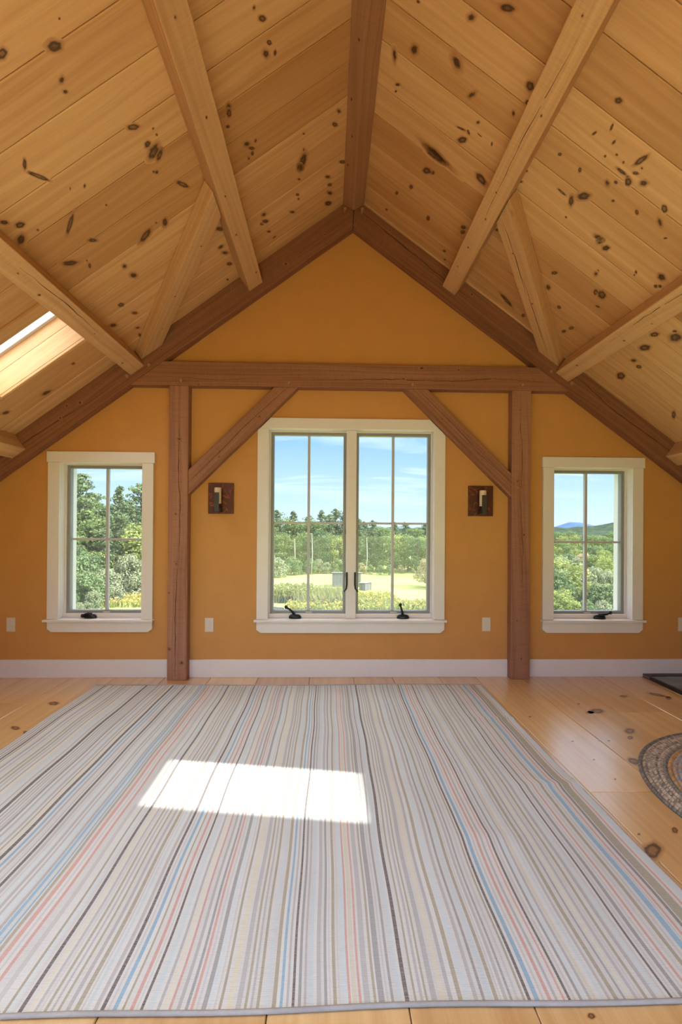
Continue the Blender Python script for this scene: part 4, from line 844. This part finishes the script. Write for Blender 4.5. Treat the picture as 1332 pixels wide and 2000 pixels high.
mb = MB()
NY = 90
def rz(x, y):                           # slight waves and the creases near the right edge
    z = .0065 + .0012 * math.sin(x * 5 + y * 3) + .0010 * math.sin(y * 9 - x * 2)
    for yc, x0c, am, wd in ((-.86, .75, .007, .022), (-1.62, .80, .012, .03), (-1.98, .55, .010, .05)):
        f = max(0, min(1, (x - x0c) / .25)); 
        if yc == -1.98: f = max(0, 1 - abs(x - .62) / .22)
        z += am * f * math.exp(-((y - yc) / wd) ** 2)
    return z
def rx(x, y):
    t = (y - Y0) / (Y1 - Y0)
    sk = .020 * t * max(0, min(1, (x + .2) / .8)) * (1 if x < 1.12 else max(0, (X1 - x) / .08))
    return x + sk + .0035 * math.sin(y * 4 + x * 3) + .002 * math.sin(y * 11 + x * 7)
def ry(x, y):
    t = (y - Y0) / (Y1 - Y0)
    return y + (1 - t) ** 6 * (.0035 * math.sin(x * 2.4 + .6) + .0035 * math.sin(x * 7)) + t ** 6 * .006 * math.sin(x * 3)
for x0, x1, c in edges:
    col = PAL[c]; j = rnd.uniform(.94, 1.05); col = tuple(v * j for v in col)
    for k in range(NY):
        ya, yb = Y0 + (Y1 - Y0) * k / NY, Y0 + (Y1 - Y0) * (k + 1) / NY
        q = [(rx(x, y), ry(x, y), rz(x, y)) for x, y in ((x0, ya), (x1, ya), (x1, yb), (x0, yb))]
        mb.face(q, [(p[0], p[1]) for p in q], tint=col)
root = empty('striped_rug', ((X0 + X1) / 2, (Y0 + Y1) / 2, 0), 'large pale flatweave rug with brown, blue and salmon stripes on the pine floor', 'rug')
local(mb.build('rug_field', M['rug'], smooth=True), root)
for nm, pts in (('front', [(X0 + (X1 - X0) * k / 60, Y0) for k in range(61)]), ('back', [(X0 + (X1 - X0) * k / 60, Y1) for k in range(61)]), ('left', [(X0, Y0 + (Y1 - Y0) * k / 50) for k in range(51)]), ('right', [(X1, Y0 + (Y1 - Y0) * k / 50) for k in range(51)])):
    big = nm in ('front', 'back')
    r = .0058 if big else .0035
    mb = MB(); mb.tube([(rx(x, y), ry(x, y), r + .0005 + (rz(x, y) - .0065) * .8) for x, y in pts], r, 8)
    local(mb.build('rug_binding', M['bind'], smooth=True), root)

# ------------------------------------------------------------------ oval braided rug
bx, by, ba, bb = 2.34, -1.82, .838, .769
root = empty('braided_rug', (bx, by, 0), 'oval grey, tan and orange braided rug at the right edge of the floor', 'rug')
cols = [((.13, .125, .115), (.20, .19, .17)), ((.42, .35, .27), (.20, .18, .16)), ((.46, .39, .31), (.26, .23, .20)), ((.42, .36, .28), (.18, .165, .15)), ((.47, .40, .32), (.27, .24, .21)), ((.16, .155, .145), (.22, .21, .19)),
        ((.46, .27, .11), (.30, .22, .14)), ((.27, .30, .36), (.42, .28, .15)), ((.25, .29, .36), (.38, .27, .17)), ((.27, .30, .36), (.42, .29, .16)), ((.46, .27, .11), (.32, .24, .15))] + [((.16, .155, .15), (.23, .22, .21))] * 3 + [((.40, .34, .27), (.22, .2, .18))] * 4 + [((.27, .30, .36), (.40, .28, .16))] * 4 + [((.14, .135, .13), (.2, .19, .18))] * 4
wdt = .0215
for nm, k0, k1 in (('outer_braids', 0, 6), ('middle_braids', 6, 11), ('centre_braids', 11, len(cols))):
    mb = MB()
    for k in range(k0, k1):
        a, b = ba - wdt * (k + .5), bb - wdt * (k + .5)
        n = max(40, int(2 * PI * (a + b) / 2 / .0075))
        for i in range(n):
            t0, t1 = 2 * PI * i / n, 2 * PI * (i + 1) / n
            sk = .5 * (1 if k % 2 else -1)
            # each plait: two leaning strands humped in the middle
            for side in (0, 1):
                col = cols[k][rnd.random() < .42]
                j = rnd.uniform(1.15, 1.7); col = tuple(v * j for v in col)
                r0, r1 = ((-.5, 0) if side == 0 else (0, .5))
                def pt(t, rr, z): return (bx + (a + rr * wdt) * math.cos(t), by + (b + rr * wdt) * math.sin(t), z)
                s = (t1 - t0) * (.9 if side == 0 else -.9)
                q = [pt(t0 + (0 if side == 0 else s), r0, .006 if side == 0 else .0125), pt(t0 + (s if side == 0 else 0), r1, .0125 if side == 0 else .006), pt(t1 + (s if side == 0 else 0), r1, .012 if side == 0 else .005), pt(t1 + (0 if side == 0 else s), r0, .005 if side == 0 else .012)]
                mb.face(q, [(p[0], p[1]) for p in q], tint=col)
    o = local(mb.build(nm, M['braid']), root)
    o['label'] = {'outer_braids': 'tan and cream outer rings', 'middle_braids': 'orange and slate blue rings', 'centre_braids': 'grey centre rings'}[nm]
mb = MB(); pl = 72
ring = lambda z, s: [(bx + (ba - s) * math.cos(2 * PI * i / pl), by + (bb - s) * math.sin(2 * PI * i / pl), z) for i in range(pl)]
mb.loft(ring(.0005, 0), ring(.0055, .001), tint=(.13, .125, .115)); local(mb.build('backing', M['braid']), root)

# ------------------------------------------------------------------ hearth pad
hx0, hx1, hy0, hy1, hz = 2.635, XC + OUT - .002, -.99, -.0195, .028
root = empty('hearth_pad', ((hx0 + hx1) / 2, (hy0 + hy1) / 2, 0), 'low slate tiled hearth pad with black edging in the right corner', 'hearth')
mb = MB(); ed = .055
mb.box((hx0, hy0, 0), (hx0 + .022, hy1, hz)); mb.box((hx0 + .022, hy1 - .06, 0), (hx1, hy1, hz)); mb.box((hx0 + .022, hy0, 0), (hx1, hy0 + .03, hz)); mb.box((hx1 - .03, hy0 + .03, 0), (hx1, hy1 - .06, hz))
local(mb.build('edging', M['blackwood'], bevel=.002), root)
mb = MB(); mb.box((hx0 - .0008, -.10, .006), (hx0 + .001, -.022, hz - .003)); local(mb.build('worn_patch', M['chip']), root)
mb = MB(); mb.box((hx0 + .022, hy0 + .03, .001), (hx1 - .03, hy1 - .06, hz - .006)); local(mb.build('grout_bed', M['grout']), root)
gx = [hx0 + .023, hx0 + .33, hx0 + .64, hx1 - .032]; gy = [hy0 + .032, hy0 + .33, hy0 + .62, hy1 - .062]
for a, b in zip(gx[:-1], gx[1:]):
    for c, d in zip(gy[:-1], gy[1:]):
        mb = MB(); mb.box((a + .003, c + .003, .002), (b - .003, d - .003, hz - .003)); local(mb.build('slate_tile', M['slate'], bevel=.002), root)
SKY, SUN, EXPOSURE = 1.25, 6.0, 2.07
# ------------------------------------------------------------------ outdoors: the meadow lies a storey below this room
G = -5.8
mb = MB()
xs_ = [-1500, -700, -200, -90, -50, -25, 0, 25, 50, 90, 200, 700, 1500]; ys_ = [-1500, -150, -40, 0, 20, 35, 45, 55, 65, 80, 120, 250, 1500]
for a, b in zip(xs_[:-1], xs_[1:]):
    for c, d in zip(ys_[:-1], ys_[1:]): mb.face([(a, c, G), (b, c, G), (b, d, G), (a, d, G)])
tag(mb.build('meadow', M['field']), 'mown yellow green meadow beyond the windows', 'meadow', kind='structure')

LEAF = {'pine': ((.12, .20, .10), (.25, .32, .15)), 'spruce': ((.11, .19, .10), (.23, .30, .15)), 'oak': ((.13, .215, .075), (.26, .34, .12)), 'maple': ((.075, .14, .07), (.14, .22, .09)), 'lime': ((.26, .34, .09), (.42, .46, .15)),
        'grey': ((.28, .33, .20), (.42, .45, .28)), 'bush': ((.14, .23, .10), (.26, .34, .15)), 'tan': ((.42, .37, .21), (.52, .47, .26)), 'amber': ((.50, .38, .12), (.40, .42, .15))}
nr = np.random.RandomState(5)
def cards(mb, c, rad, n, size, cols, flat=1.0):
    """a tuft of small leaves filling an ellipsoid, facing mostly outward"""
    p = nr.normal(size=(n, 3)); p /= np.linalg.norm(p, axis=1)[:, None]
    r = nr.uniform(.55, 1.0, n)[:, None]
    P = np.array(c) + p * r * np.array(rad)
    nn = p * np.array([1, 1, 1.2]) + nr.normal(size=(n, 3)) * .55 + np.array([0, 0, .35 * flat])
    nn /= np.linalg.norm(nn, axis=1)[:, None]
    rv = nr.normal(size=(n, 3)); a = np.cross(nn, rv); a /= np.linalg.norm(a, axis=1)[:, None]; b = np.cross(nn, a)
    sz = size * nr.uniform(.6, 1.3, n)
    for i in range(n):
        t = nr.uniform(); j = nr.uniform(.85, 1.15)
        col = tuple((cols[0][k] * (1 - t) + cols[1][k] * t) * j for k in range(3))
        A = a[i] * sz[i]; B = b[i] * sz[i] * .7
        mb.face([P[i] - A, P[i] - B * .9, P[i] + A, P[i] + B], None, .5, None, 0, col)
def tree_meshes(kind):
    """foliage and trunk of one kind, 10 m tall"""
    cols = LEAF.get(kind, LEAF['bush']); f = MB(); t = MB()
    if kind in ('pine', 'spruce'):
        t.tube([(0, 0, 0), (.05, 0, 3), (-.03, .05, 7), (0, 0, 9.8)], [.2, .16, .09, .02], 7)
        nw = 17 if kind == 'pine' else 18
        for k in range(nw):
            q = (k + nr.uniform(-.3, .3)) / (nw - 1); q = min(1, max(0, q)); z = 1.4 + 8.3 * q
            R = (2.9 * (1 - q) ** .7 + .35) * nr.uniform(.6, 1.15) if kind == 'pine' else (2.5 * (1 - q) ** .85 + .15) * nr.uniform(.75, 1.1)
            nb = 6 if q < .7 else 4
            for i in range(nb):
                an = 2 * PI * i / nb + nr.uniform(0, 1.2); rr = R * nr.uniform(.5, 1.1)
                up = nr.uniform(.10, .38) if kind == 'pine' else nr.uniform(-.05, .25); zb = z + nr.uniform(-.25, .25)
                e = np.array([math.cos(an) * rr, math.sin(an) * rr, 0])
                t.tube([(0, 0, zb - .15), (e[0] * .9, e[1] * .9, zb + up * rr * .9)], [.05, .015], 4, caps=False)
                for w in (.4, .7, 1.0):
                    cpt = e * w; cpt[2] = zb + up * rr * w + nr.uniform(-.1, .1)
                    wd = (.28 + .20 * rr * (.6 + .4 * (1 - abs(w - .7)))) * nr.uniform(.8, 1.2)
                    cards(f, cpt, (wd, wd, wd * .55), 15, .14, cols, 1.2)
    elif kind in ('oak', 'maple', 'lime', 'amber'):
        t.tube([(0, 0, 0), (.1, .05, 2), (-.05, 0, 5), (.1, 0, 8)], [.22, .17, .12, .04], 7)
        for k in range(46):
            an = nr.uniform(0, 2 * PI); zz = nr.uniform(0, 1); rr = math.sqrt(max(.05, 1 - (1.7 * zz - .75) ** 2)) * nr.uniform(.45, 1.0)
            c = (math.cos(an) * rr * 2.9, math.sin(an) * rr * 2.9, 1.5 + zz * 7.6); s = nr.uniform(.75, 1.25)
            if k % 4 == 0: t.tube([(0, 0, c[2] * .6), c], [.07, .02], 4, caps=False)
            cards(f, c, (s, s, s * .75), 74, .17, cols)
    else:
        t.tube([(0, 0, 0), (.4, .2, 2.5), (.9, .3, 5)], [.25, .2, .08], 6); t.tube([(0, 0, 0), (-.5, .2, 2.5), (-1.2, -.3, 5)], [.22, .16, .06], 6)
        for k in range(40):
            an = nr.uniform(0, 2 * PI); zz = nr.uniform(0, 1); rr = math.sqrt(max(.08, 1 - zz * zz)) * nr.uniform(.5, 1.0)
            c = (math.cos(an) * rr * 5.2, math.sin(an) * rr * 5.2, 1.0 + zz * 7.6); s = nr.uniform(1.2, 2.1)
            cards(f, c, (s, s, s * .8), 90, .30, cols)
    return f, t
PROTO = {}
NAMES = {'pine': ('pine_tree', 'tree'), 'spruce': ('spruce_tree', 'tree'), 'oak': ('leafy_tree', 'tree'), 'maple': ('leafy_tree', 'tree'), 'lime': ('leafy_tree', 'tree'), 'amber': ('leafy_tree', 'tree'), 'grey': ('shrub', 'shrub'), 'bush': ('shrub', 'shrub'), 'tan': ('shrub', 'shrub')}
LOOK = {'pine': 'open green pine tree', 'spruce': 'pointed dark green spruce tree', 'oak': 'rounded green leafy tree', 'maple': 'dense dark green leafy tree', 'lime': 'yellow green leafy tree', 'amber': 'amber tinged leafy tree', 'grey': 'grey green shrub', 'bush': 'mid green shrub', 'tan': 'tan and gold shrub'}
ALIAS = {'maplebush': 'maple', 'limebush': 'lime'}
def plant(x, y, h, kind, where, special=None):
    low = kind in ALIAS; kind = ALIAS.get(kind, kind)
    if kind not in PROTO:
        f, t = tree_meshes(kind)
        root = empty(NAMES[kind][0], (0, 0, 0))
        fo = f.build('foliage', M['leaf']); fo.parent = root
        tr = t.build('trunk', M['bark']); tr.parent = root
        PROTO[kind] = root; r = root
    else:
        src = PROTO[kind]; r = src.copy(); C.objects.link(r)
        for ch in list(src.children):
            c2 = ch.copy(); C.objects.link(c2); c2.parent = r
    s = h / 10
    r.location = (x, y, G); r.rotation_euler = (0, 0, rnd.uniform(0, 6.28))
    wide = rnd.uniform(.9, 1.15) * (1.5 if low else 1.0)
    if NAMES[kind][1] == 'shrub': wide = rnd.uniform(.62, .80) if h > 3.5 else rnd.uniform(.8, 1.0)
    elif y < 60: wide *= 1.05
    r.scale = (s * wide, s * wide, s)
    for k_ in ('label', 'group', 'category'):
        if k_ in r: del r[k_]
    lab = special or (LOOK[kind] + ' ' + where)
    tag(r, lab, NAMES[kind][1], None if special else lab.replace(LOOK[kind], LOOK[kind].split(' ')[-1] + 's'))
    if not special: r['group'] = LOOK[kind] + 's ' + where
    return r
SPEC = {('L', 1): 'tallest layered pine, upper left in the left window', ('L', 5): 'narrow pointed spruce in the right half of the left window', ('L', 7): 'tall pine cut by the right edge of the left window',
        ('LS', 0): 'dark dense low tree at the left edge of the left window', ('R', 0): 'amber tinged tree at the left edge of the right window', ('RS', 0): 'bright yellow green low tree at the left of the right window',
        ('RS', 5): 'large grey green shrub in the lower right of the right window', ('CS', 22): 'tan and gold shrub at the right edge of the centre window', ('C', 25): 'dense dark rounded tree left of the weathered shed, centre window'}
for key, lst, where in (('C', T_CENTRE, 'in the wood behind the field shed'), ('CS', T_SHRUBS, 'at the far edge of the mown field'), ('L', T_LEFT, 'standing behind the bushes in the left window'),
                        ('LS', T_LEFTSH, 'low in the left window view'), ('R', T_RIGHT, 'in the wooded valley in the right window'), ('RS', T_RIGHTSH, 'low in the right window view')):
    for i, (x, y, h, kind) in enumerate(lst): plant(x, y, h, kind, where, SPEC.get((key, i)))

# birch stems showing pale in the wood
for x, y, h in ((-2.6, 66.5, 6.5), (-5.3, 67, 5.5), (6.0, 68, 5.8)):
    mb = MB(); mb.tube([(x, y, G), (x + .15, y, G + h * .5), (x + .05, y, G + h)], [.07, .06, .03], 8)
    e = tag(mb.build('birch_trunk', M['birch'], smooth=True), 'pale bare birch stem at the edge of the wood behind the shed', 'tree', 'birch stems at the wood edge')

# reeds, goldenrod and rough grass (uncountable)
def blades(name, regions, label, cat, cols, hh, wd, n, tips=None, every=3):
    mb = MB()
    for k in range(n):
        x0, x1, y0, y1 = regions[k % len(regions)]
        x, y = nr.uniform(x0, x1), nr.uniform(y0, y1); h = hh * nr.uniform(.5, 1.15); w = wd * nr.uniform(.6, 1.4)
        a = nr.uniform(0, PI); dx, dy = math.cos(a) * w, math.sin(a) * w; lx, ly = nr.normal(size=2) * h * .18
        t = nr.uniform(); j = nr.uniform(.8, 1.15); col = tuple((cols[0][i] * (1 - t) + cols[1][i] * t) * j for i in range(3))
        mb.face([(x - dx, y - dy, G), (x + dx, y + dy, G), (x + lx + dx * .6, y + ly + dy * .6, G + h * .7), (x + lx * 1.5, y + ly * 1.5, G + h)], None, .5, None, 0, col)
        if tips and k % every == 0: cards(mb, (x + lx, y + ly, G + h * .9), (.14, .14, .10), 5, .10, tips)
    tag(mb.build(name, M['leaf']), label, cat, kind='stuff')
blades('tall_reeds', [(-5.2, -1.6, 39.5, 44), (-3.4, 1.5, 38.5, 44), (-2.6, 1.8, 36.5, 42)], 'tall green and tan reeds beside the pond in the centre window', 'reeds', ((.17, .28, .10), (.42, .36, .18)), 1.35, .06, 3200, ((.20, .30, .11), (.40, .36, .16)))
blades('goldenrod', [(1.8, 9.5, 34, 38), (2.2, 6.5, 37, 43), (-3.5, 2.5, 34, 37)], 'yellow goldenrod and weeds at the bottom of the centre window', 'weeds', ((.24, .36, .11), (.42, .42, .15)), .75, .07, 4200, ((.55, .46, .10), (.40, .42, .14)), 4)
blades('rough_grass', [(-21.5, -16.5, 37, 41), (-20.5, -16.0, 40, 44)], 'yellow flowering rough grass in the lower right of the left window', 'grass', ((.45, .46, .16), (.40, .46, .16)), .6, .08, 1400, ((.62, .50, .12), (.66, .58, .20)))
mb = MB(); mb.face([(-6.3 + 3.0 * math.cos(2 * PI * k / 40) * (1 + .08 * math.sin(3 * k)), 35.6 + 2.3 * math.sin(2 * PI * k / 40), G + .02) for k in range(40)])
tag(mb.build('pond', M['water']), 'still grey pond at the lower left of the centre window', 'pond', kind='stuff')
del C.objects['pond']['kind']

# weathered shed and low hut
e = empty('shed', (2.26, 52.9, G), 'weathered grey board shed in the field behind the centre mullion', 'shed')
def walls(e, w, d, h0, h1, rz, cx, cy):
    c, s = math.cos(rz), math.sin(rz)
    R = lambda x, y, z: V((cx + x * c - y * s, cy + x * s + y * c, G + z))
    mb = MB(); n = max(4, int(w / .22))
    for k in range(n):
        a, b = -w / 2 + w * k / n, -w / 2 + w * (k + 1) / n - .01
        for y in (-d / 2, d / 2 - .03):
            h = h0 if y < 0 else h1
            mb.loft([R(a, y, 0), R(b, y, 0), R(b, y + .03, 0), R(a, y + .03, 0)], [R(a, y, h), R(b, y, h), R(b, y + .03, h), R(a, y + .03, h)], 1, 0, rnd.uniform(0, 1))
    n = max(4, int(d / .22))
    for k in range(n):
        a, b = -d / 2 + .03 + (d - .06) * k / n, -d / 2 + .03 + (d - .06) * (k + 1) / n - .01
        h = h0 + (h1 - h0) * (k + .5) / n
        for x in (-w / 2, w / 2 - .03):
            mb.loft([R(x, a, 0), R(x + .03, a, 0), R(x + .03, b, 0), R(x, b, 0)], [R(x, a, h), R(x + .03, a, h), R(x + .03, b, h), R(x, b, h)], 1, 0, rnd.uniform(0, 1))
    local(mb.build('board_wall', M['shed']), e)
    mb = MB(); o = .1
    mb.loft([R(-w / 2 - o, -d / 2 - o, h0 + .0), R(w / 2 + o, -d / 2 - o, h0), R(w / 2 + o, -d / 2 - o, h0 + .06), R(-w / 2 - o, -d / 2 - o, h0 + .06)],
            [R(-w / 2 - o, d / 2 + o, h1), R(w / 2 + o, d / 2 + o, h1), R(w / 2 + o, d / 2 + o, h1 + .06), R(-w / 2 - o, d / 2 + o, h1 + .06)])
    local(mb.build('roof', M['roofing']), e)
    return R
R = walls(e, 3.5, 2.2, 1.76, 1.56, 0, 2.26, 53.1)
mb = MB(); mb.loft([R(.9, -1.135, .02), R(1.5, -1.135, .02), R(1.5, -1.105, .02), R(.9, -1.105, .02)], [R(.9, -1.135, 1.45), R(1.5, -1.135, 1.45), R(1.5, -1.105, 1.45), R(.9, -1.105, 1.45)], tone=.1)
local(mb.build('door', M['shed']), e)
e = empty('low_hut', (4.35, 49.3, G), 'small low grey board hut in the grass right of the shed', 'hut')
walls(e, 1.1, .95, .90, .80, .75, 4.35, 49.3)
for k in range(6):
    mb = MB(); s = rnd.uniform(.3, .55); mb.lathe([(s * .6, 0), (s, .12), (s * .85, .3), (s * .4, .42)], (14.3 + k * 1.3 + rnd.uniform(-.1, .1), 76 + rnd.uniform(-.4, .4), G), 9, 1, .8)
    tag(mb.build('field_stone', M['rock'], smooth=False), 'pale stone in the row at the far edge of the field', 'stone', 'pale stones along the field edge')

# wooded ridge and the far mountain
def ridge(name, pts, depth, mat, label, cat, seg=3, rough=0.0):
    mb = MB(); rows_ = []
    for x, y, z in pts:
        rows_.append([V((x, y - depth * (1 - t), G + (z - G) * math.sin(t * PI / 2) + (nr.uniform(-rough, rough) if t > .2 else 0))) for t in (0, .3, .6, .85, 1)] + [V((x, y + depth, G))])
    for a, b in zip(rows_[:-1], rows_[1:]):
        for i in range(len(a) - 1): mb.face([a[i], b[i], b[i + 1], a[i + 1]])
    tag(mb.build(name, mat, smooth=True), label, cat)
pts = []
prof = [(-200, 3), (0, 3), (90, 3), (140, 3.2), (185, 3.6), (212, 4.4), (224, 3.6), (236, 4.3), (247, 6.3), (267, 8.8), (300, 9.4), (340, 8), (480, 5)]
x = -200
while x < 480:
    i = max(k for k in range(len(prof) - 1) if prof[k][0] <= x); t = (x - prof[i][0]) / (prof[i + 1][0] - prof[i][0])
    pts.append((x, 420, prof[i][1] + t * (prof[i + 1][1] - prof[i][1]) + nr.uniform(-.7, .7))); x += 3.2
ridge('wooded_ridge', pts, 150, M['hill'], 'long hazy wooded ridge on the horizon of the right window', 'hill', rough=1.0)
pts = [(1500, 3990, -2), (1900, 4000, 10), (2060, 4000, 34), (2105, 4000, 70), (2150, 4000, 84), (2200, 4000, 82), (2260, 4000, 64), (2330, 4000, 42), (2500, 4000, 12), (2700, 4000, -2)]
ridge('blue_mountain', pts, 500, M['mount'], 'pale blue mountain peak on the horizon of the right window', 'mountain')

# ------------------------------------------------------------------ sky, sun, camera
wd = bpy.data.worlds.new('World'); sc.world = wd; wd.use_nodes = True
nt = wd.node_tree; nt.nodes.clear(); N = NT(nt)
out = nt.nodes.new('ShaderNodeOutputWorld'); bg = nt.nodes.new('ShaderNodeBackground')
tc = N.n('ShaderNodeTexCoord'); sp = N.n('ShaderNodeSeparateXYZ'); N.l(tc.outputs['Generated'], sp.inputs[0])
z = sp.outputs[2]
base = N.ramp(z, [(.0, (.46, .58, .74)), (.06, (.37, .53, .73)), (.20, (.18, .37, .70)), (.5, (.14, .32, .66)), (1.0, (.13, .30, .64))])
# thin cloud: noise on the flattened dome, plus bright unseen cloud added overhead for light
dz = N.math('ADD', N.math('MAXIMUM', z, 0.0), .12)
cv = N.n('ShaderNodeCombineXYZ'); N.l(N.math('DIVIDE', sp.outputs[0], dz), cv.inputs[0]); N.l(N.math('DIVIDE', sp.outputs[1], dz), cv.inputs[1])
cn = N.noise(N.vec(cv.outputs[0], .5, 1.5), 1.0, 6, .62, .6)
cl = N.math('MULTIPLY', N.ramp(cn, [(.50, 0.0), (.80, .55)]), N.ramp(z, [(.03, 0.0), (.12, 1.0)]))
over = N.math('MULTIPLY', N.ramp(N.noise(cv.outputs[0], .6, 4, .6), [(.3, .55), (.6, 1.0)]), N.ramp(z, [(.35, 0.0), (.62, .85)]))
col = N.mix(N.math('MULTIPLY', cl, N.math('SUBTRACT', 1.0, over)), N.mix(over, base, (2.4, 2.4, 2.4)), (1.1, 1.1, 1.1))
N.l(col, bg.inputs[0]); bg.inputs[1].default_value = SKY
N.l(bg.outputs[0], out.inputs[0])

sd = bpy.data.lights.new('Sun', 'SUN'); sd.energy = SUN; sd.angle = math.radians(.6); sd.color = (1.0, .95, .86)
so = bpy.data.objects.new('Sun', sd); C.objects.link(so); so.location = (20, -10, 20)
so.rotation_euler = V((-1.15, .368, -1)).to_track_quat('-Z', 'Y').to_euler()

cd = bpy.data.cameras.new('Camera'); co = bpy.data.objects.new('Camera', cd); C.objects.link(co)
cd.sensor_fit = 'AUTO'; cd.sensor_width = 36; cd.lens = 889.0 / 2000 * 36
cd.shift_x = 0; cd.shift_y = (1031.46 - 1000) / 2000; cd.clip_start = .05; cd.clip_end = 9000
r_, u_, f_ = V((.99960152, -.02741775, .00671369)), V((-.00681408, -.00356959, .99997041)), V((.02739297, .99961769, .003755))
m4 = Matrix.Identity(4)
for i in range(3): m4[i][0], m4[i][1], m4[i][2] = r_[i], u_[i], -f_[i]
m4.translation = V((0, -3.76, 1.21223)); co.matrix_world = m4
sc.camera = co
sc.view_settings.view_transform = 'Standard'; sc.view_settings.look = 'None'; sc.view_settings.gamma = 1
sc.view_settings.exposure = EXPOSURE
sc.view_settings.use_curve_mapping = False
sc.cycles.max_bounces = 12; sc.cycles.diffuse_bounces = 7; sc.cycles.transparent_max_bounces = 16
sc.cycles.sample_clamp_indirect = 8
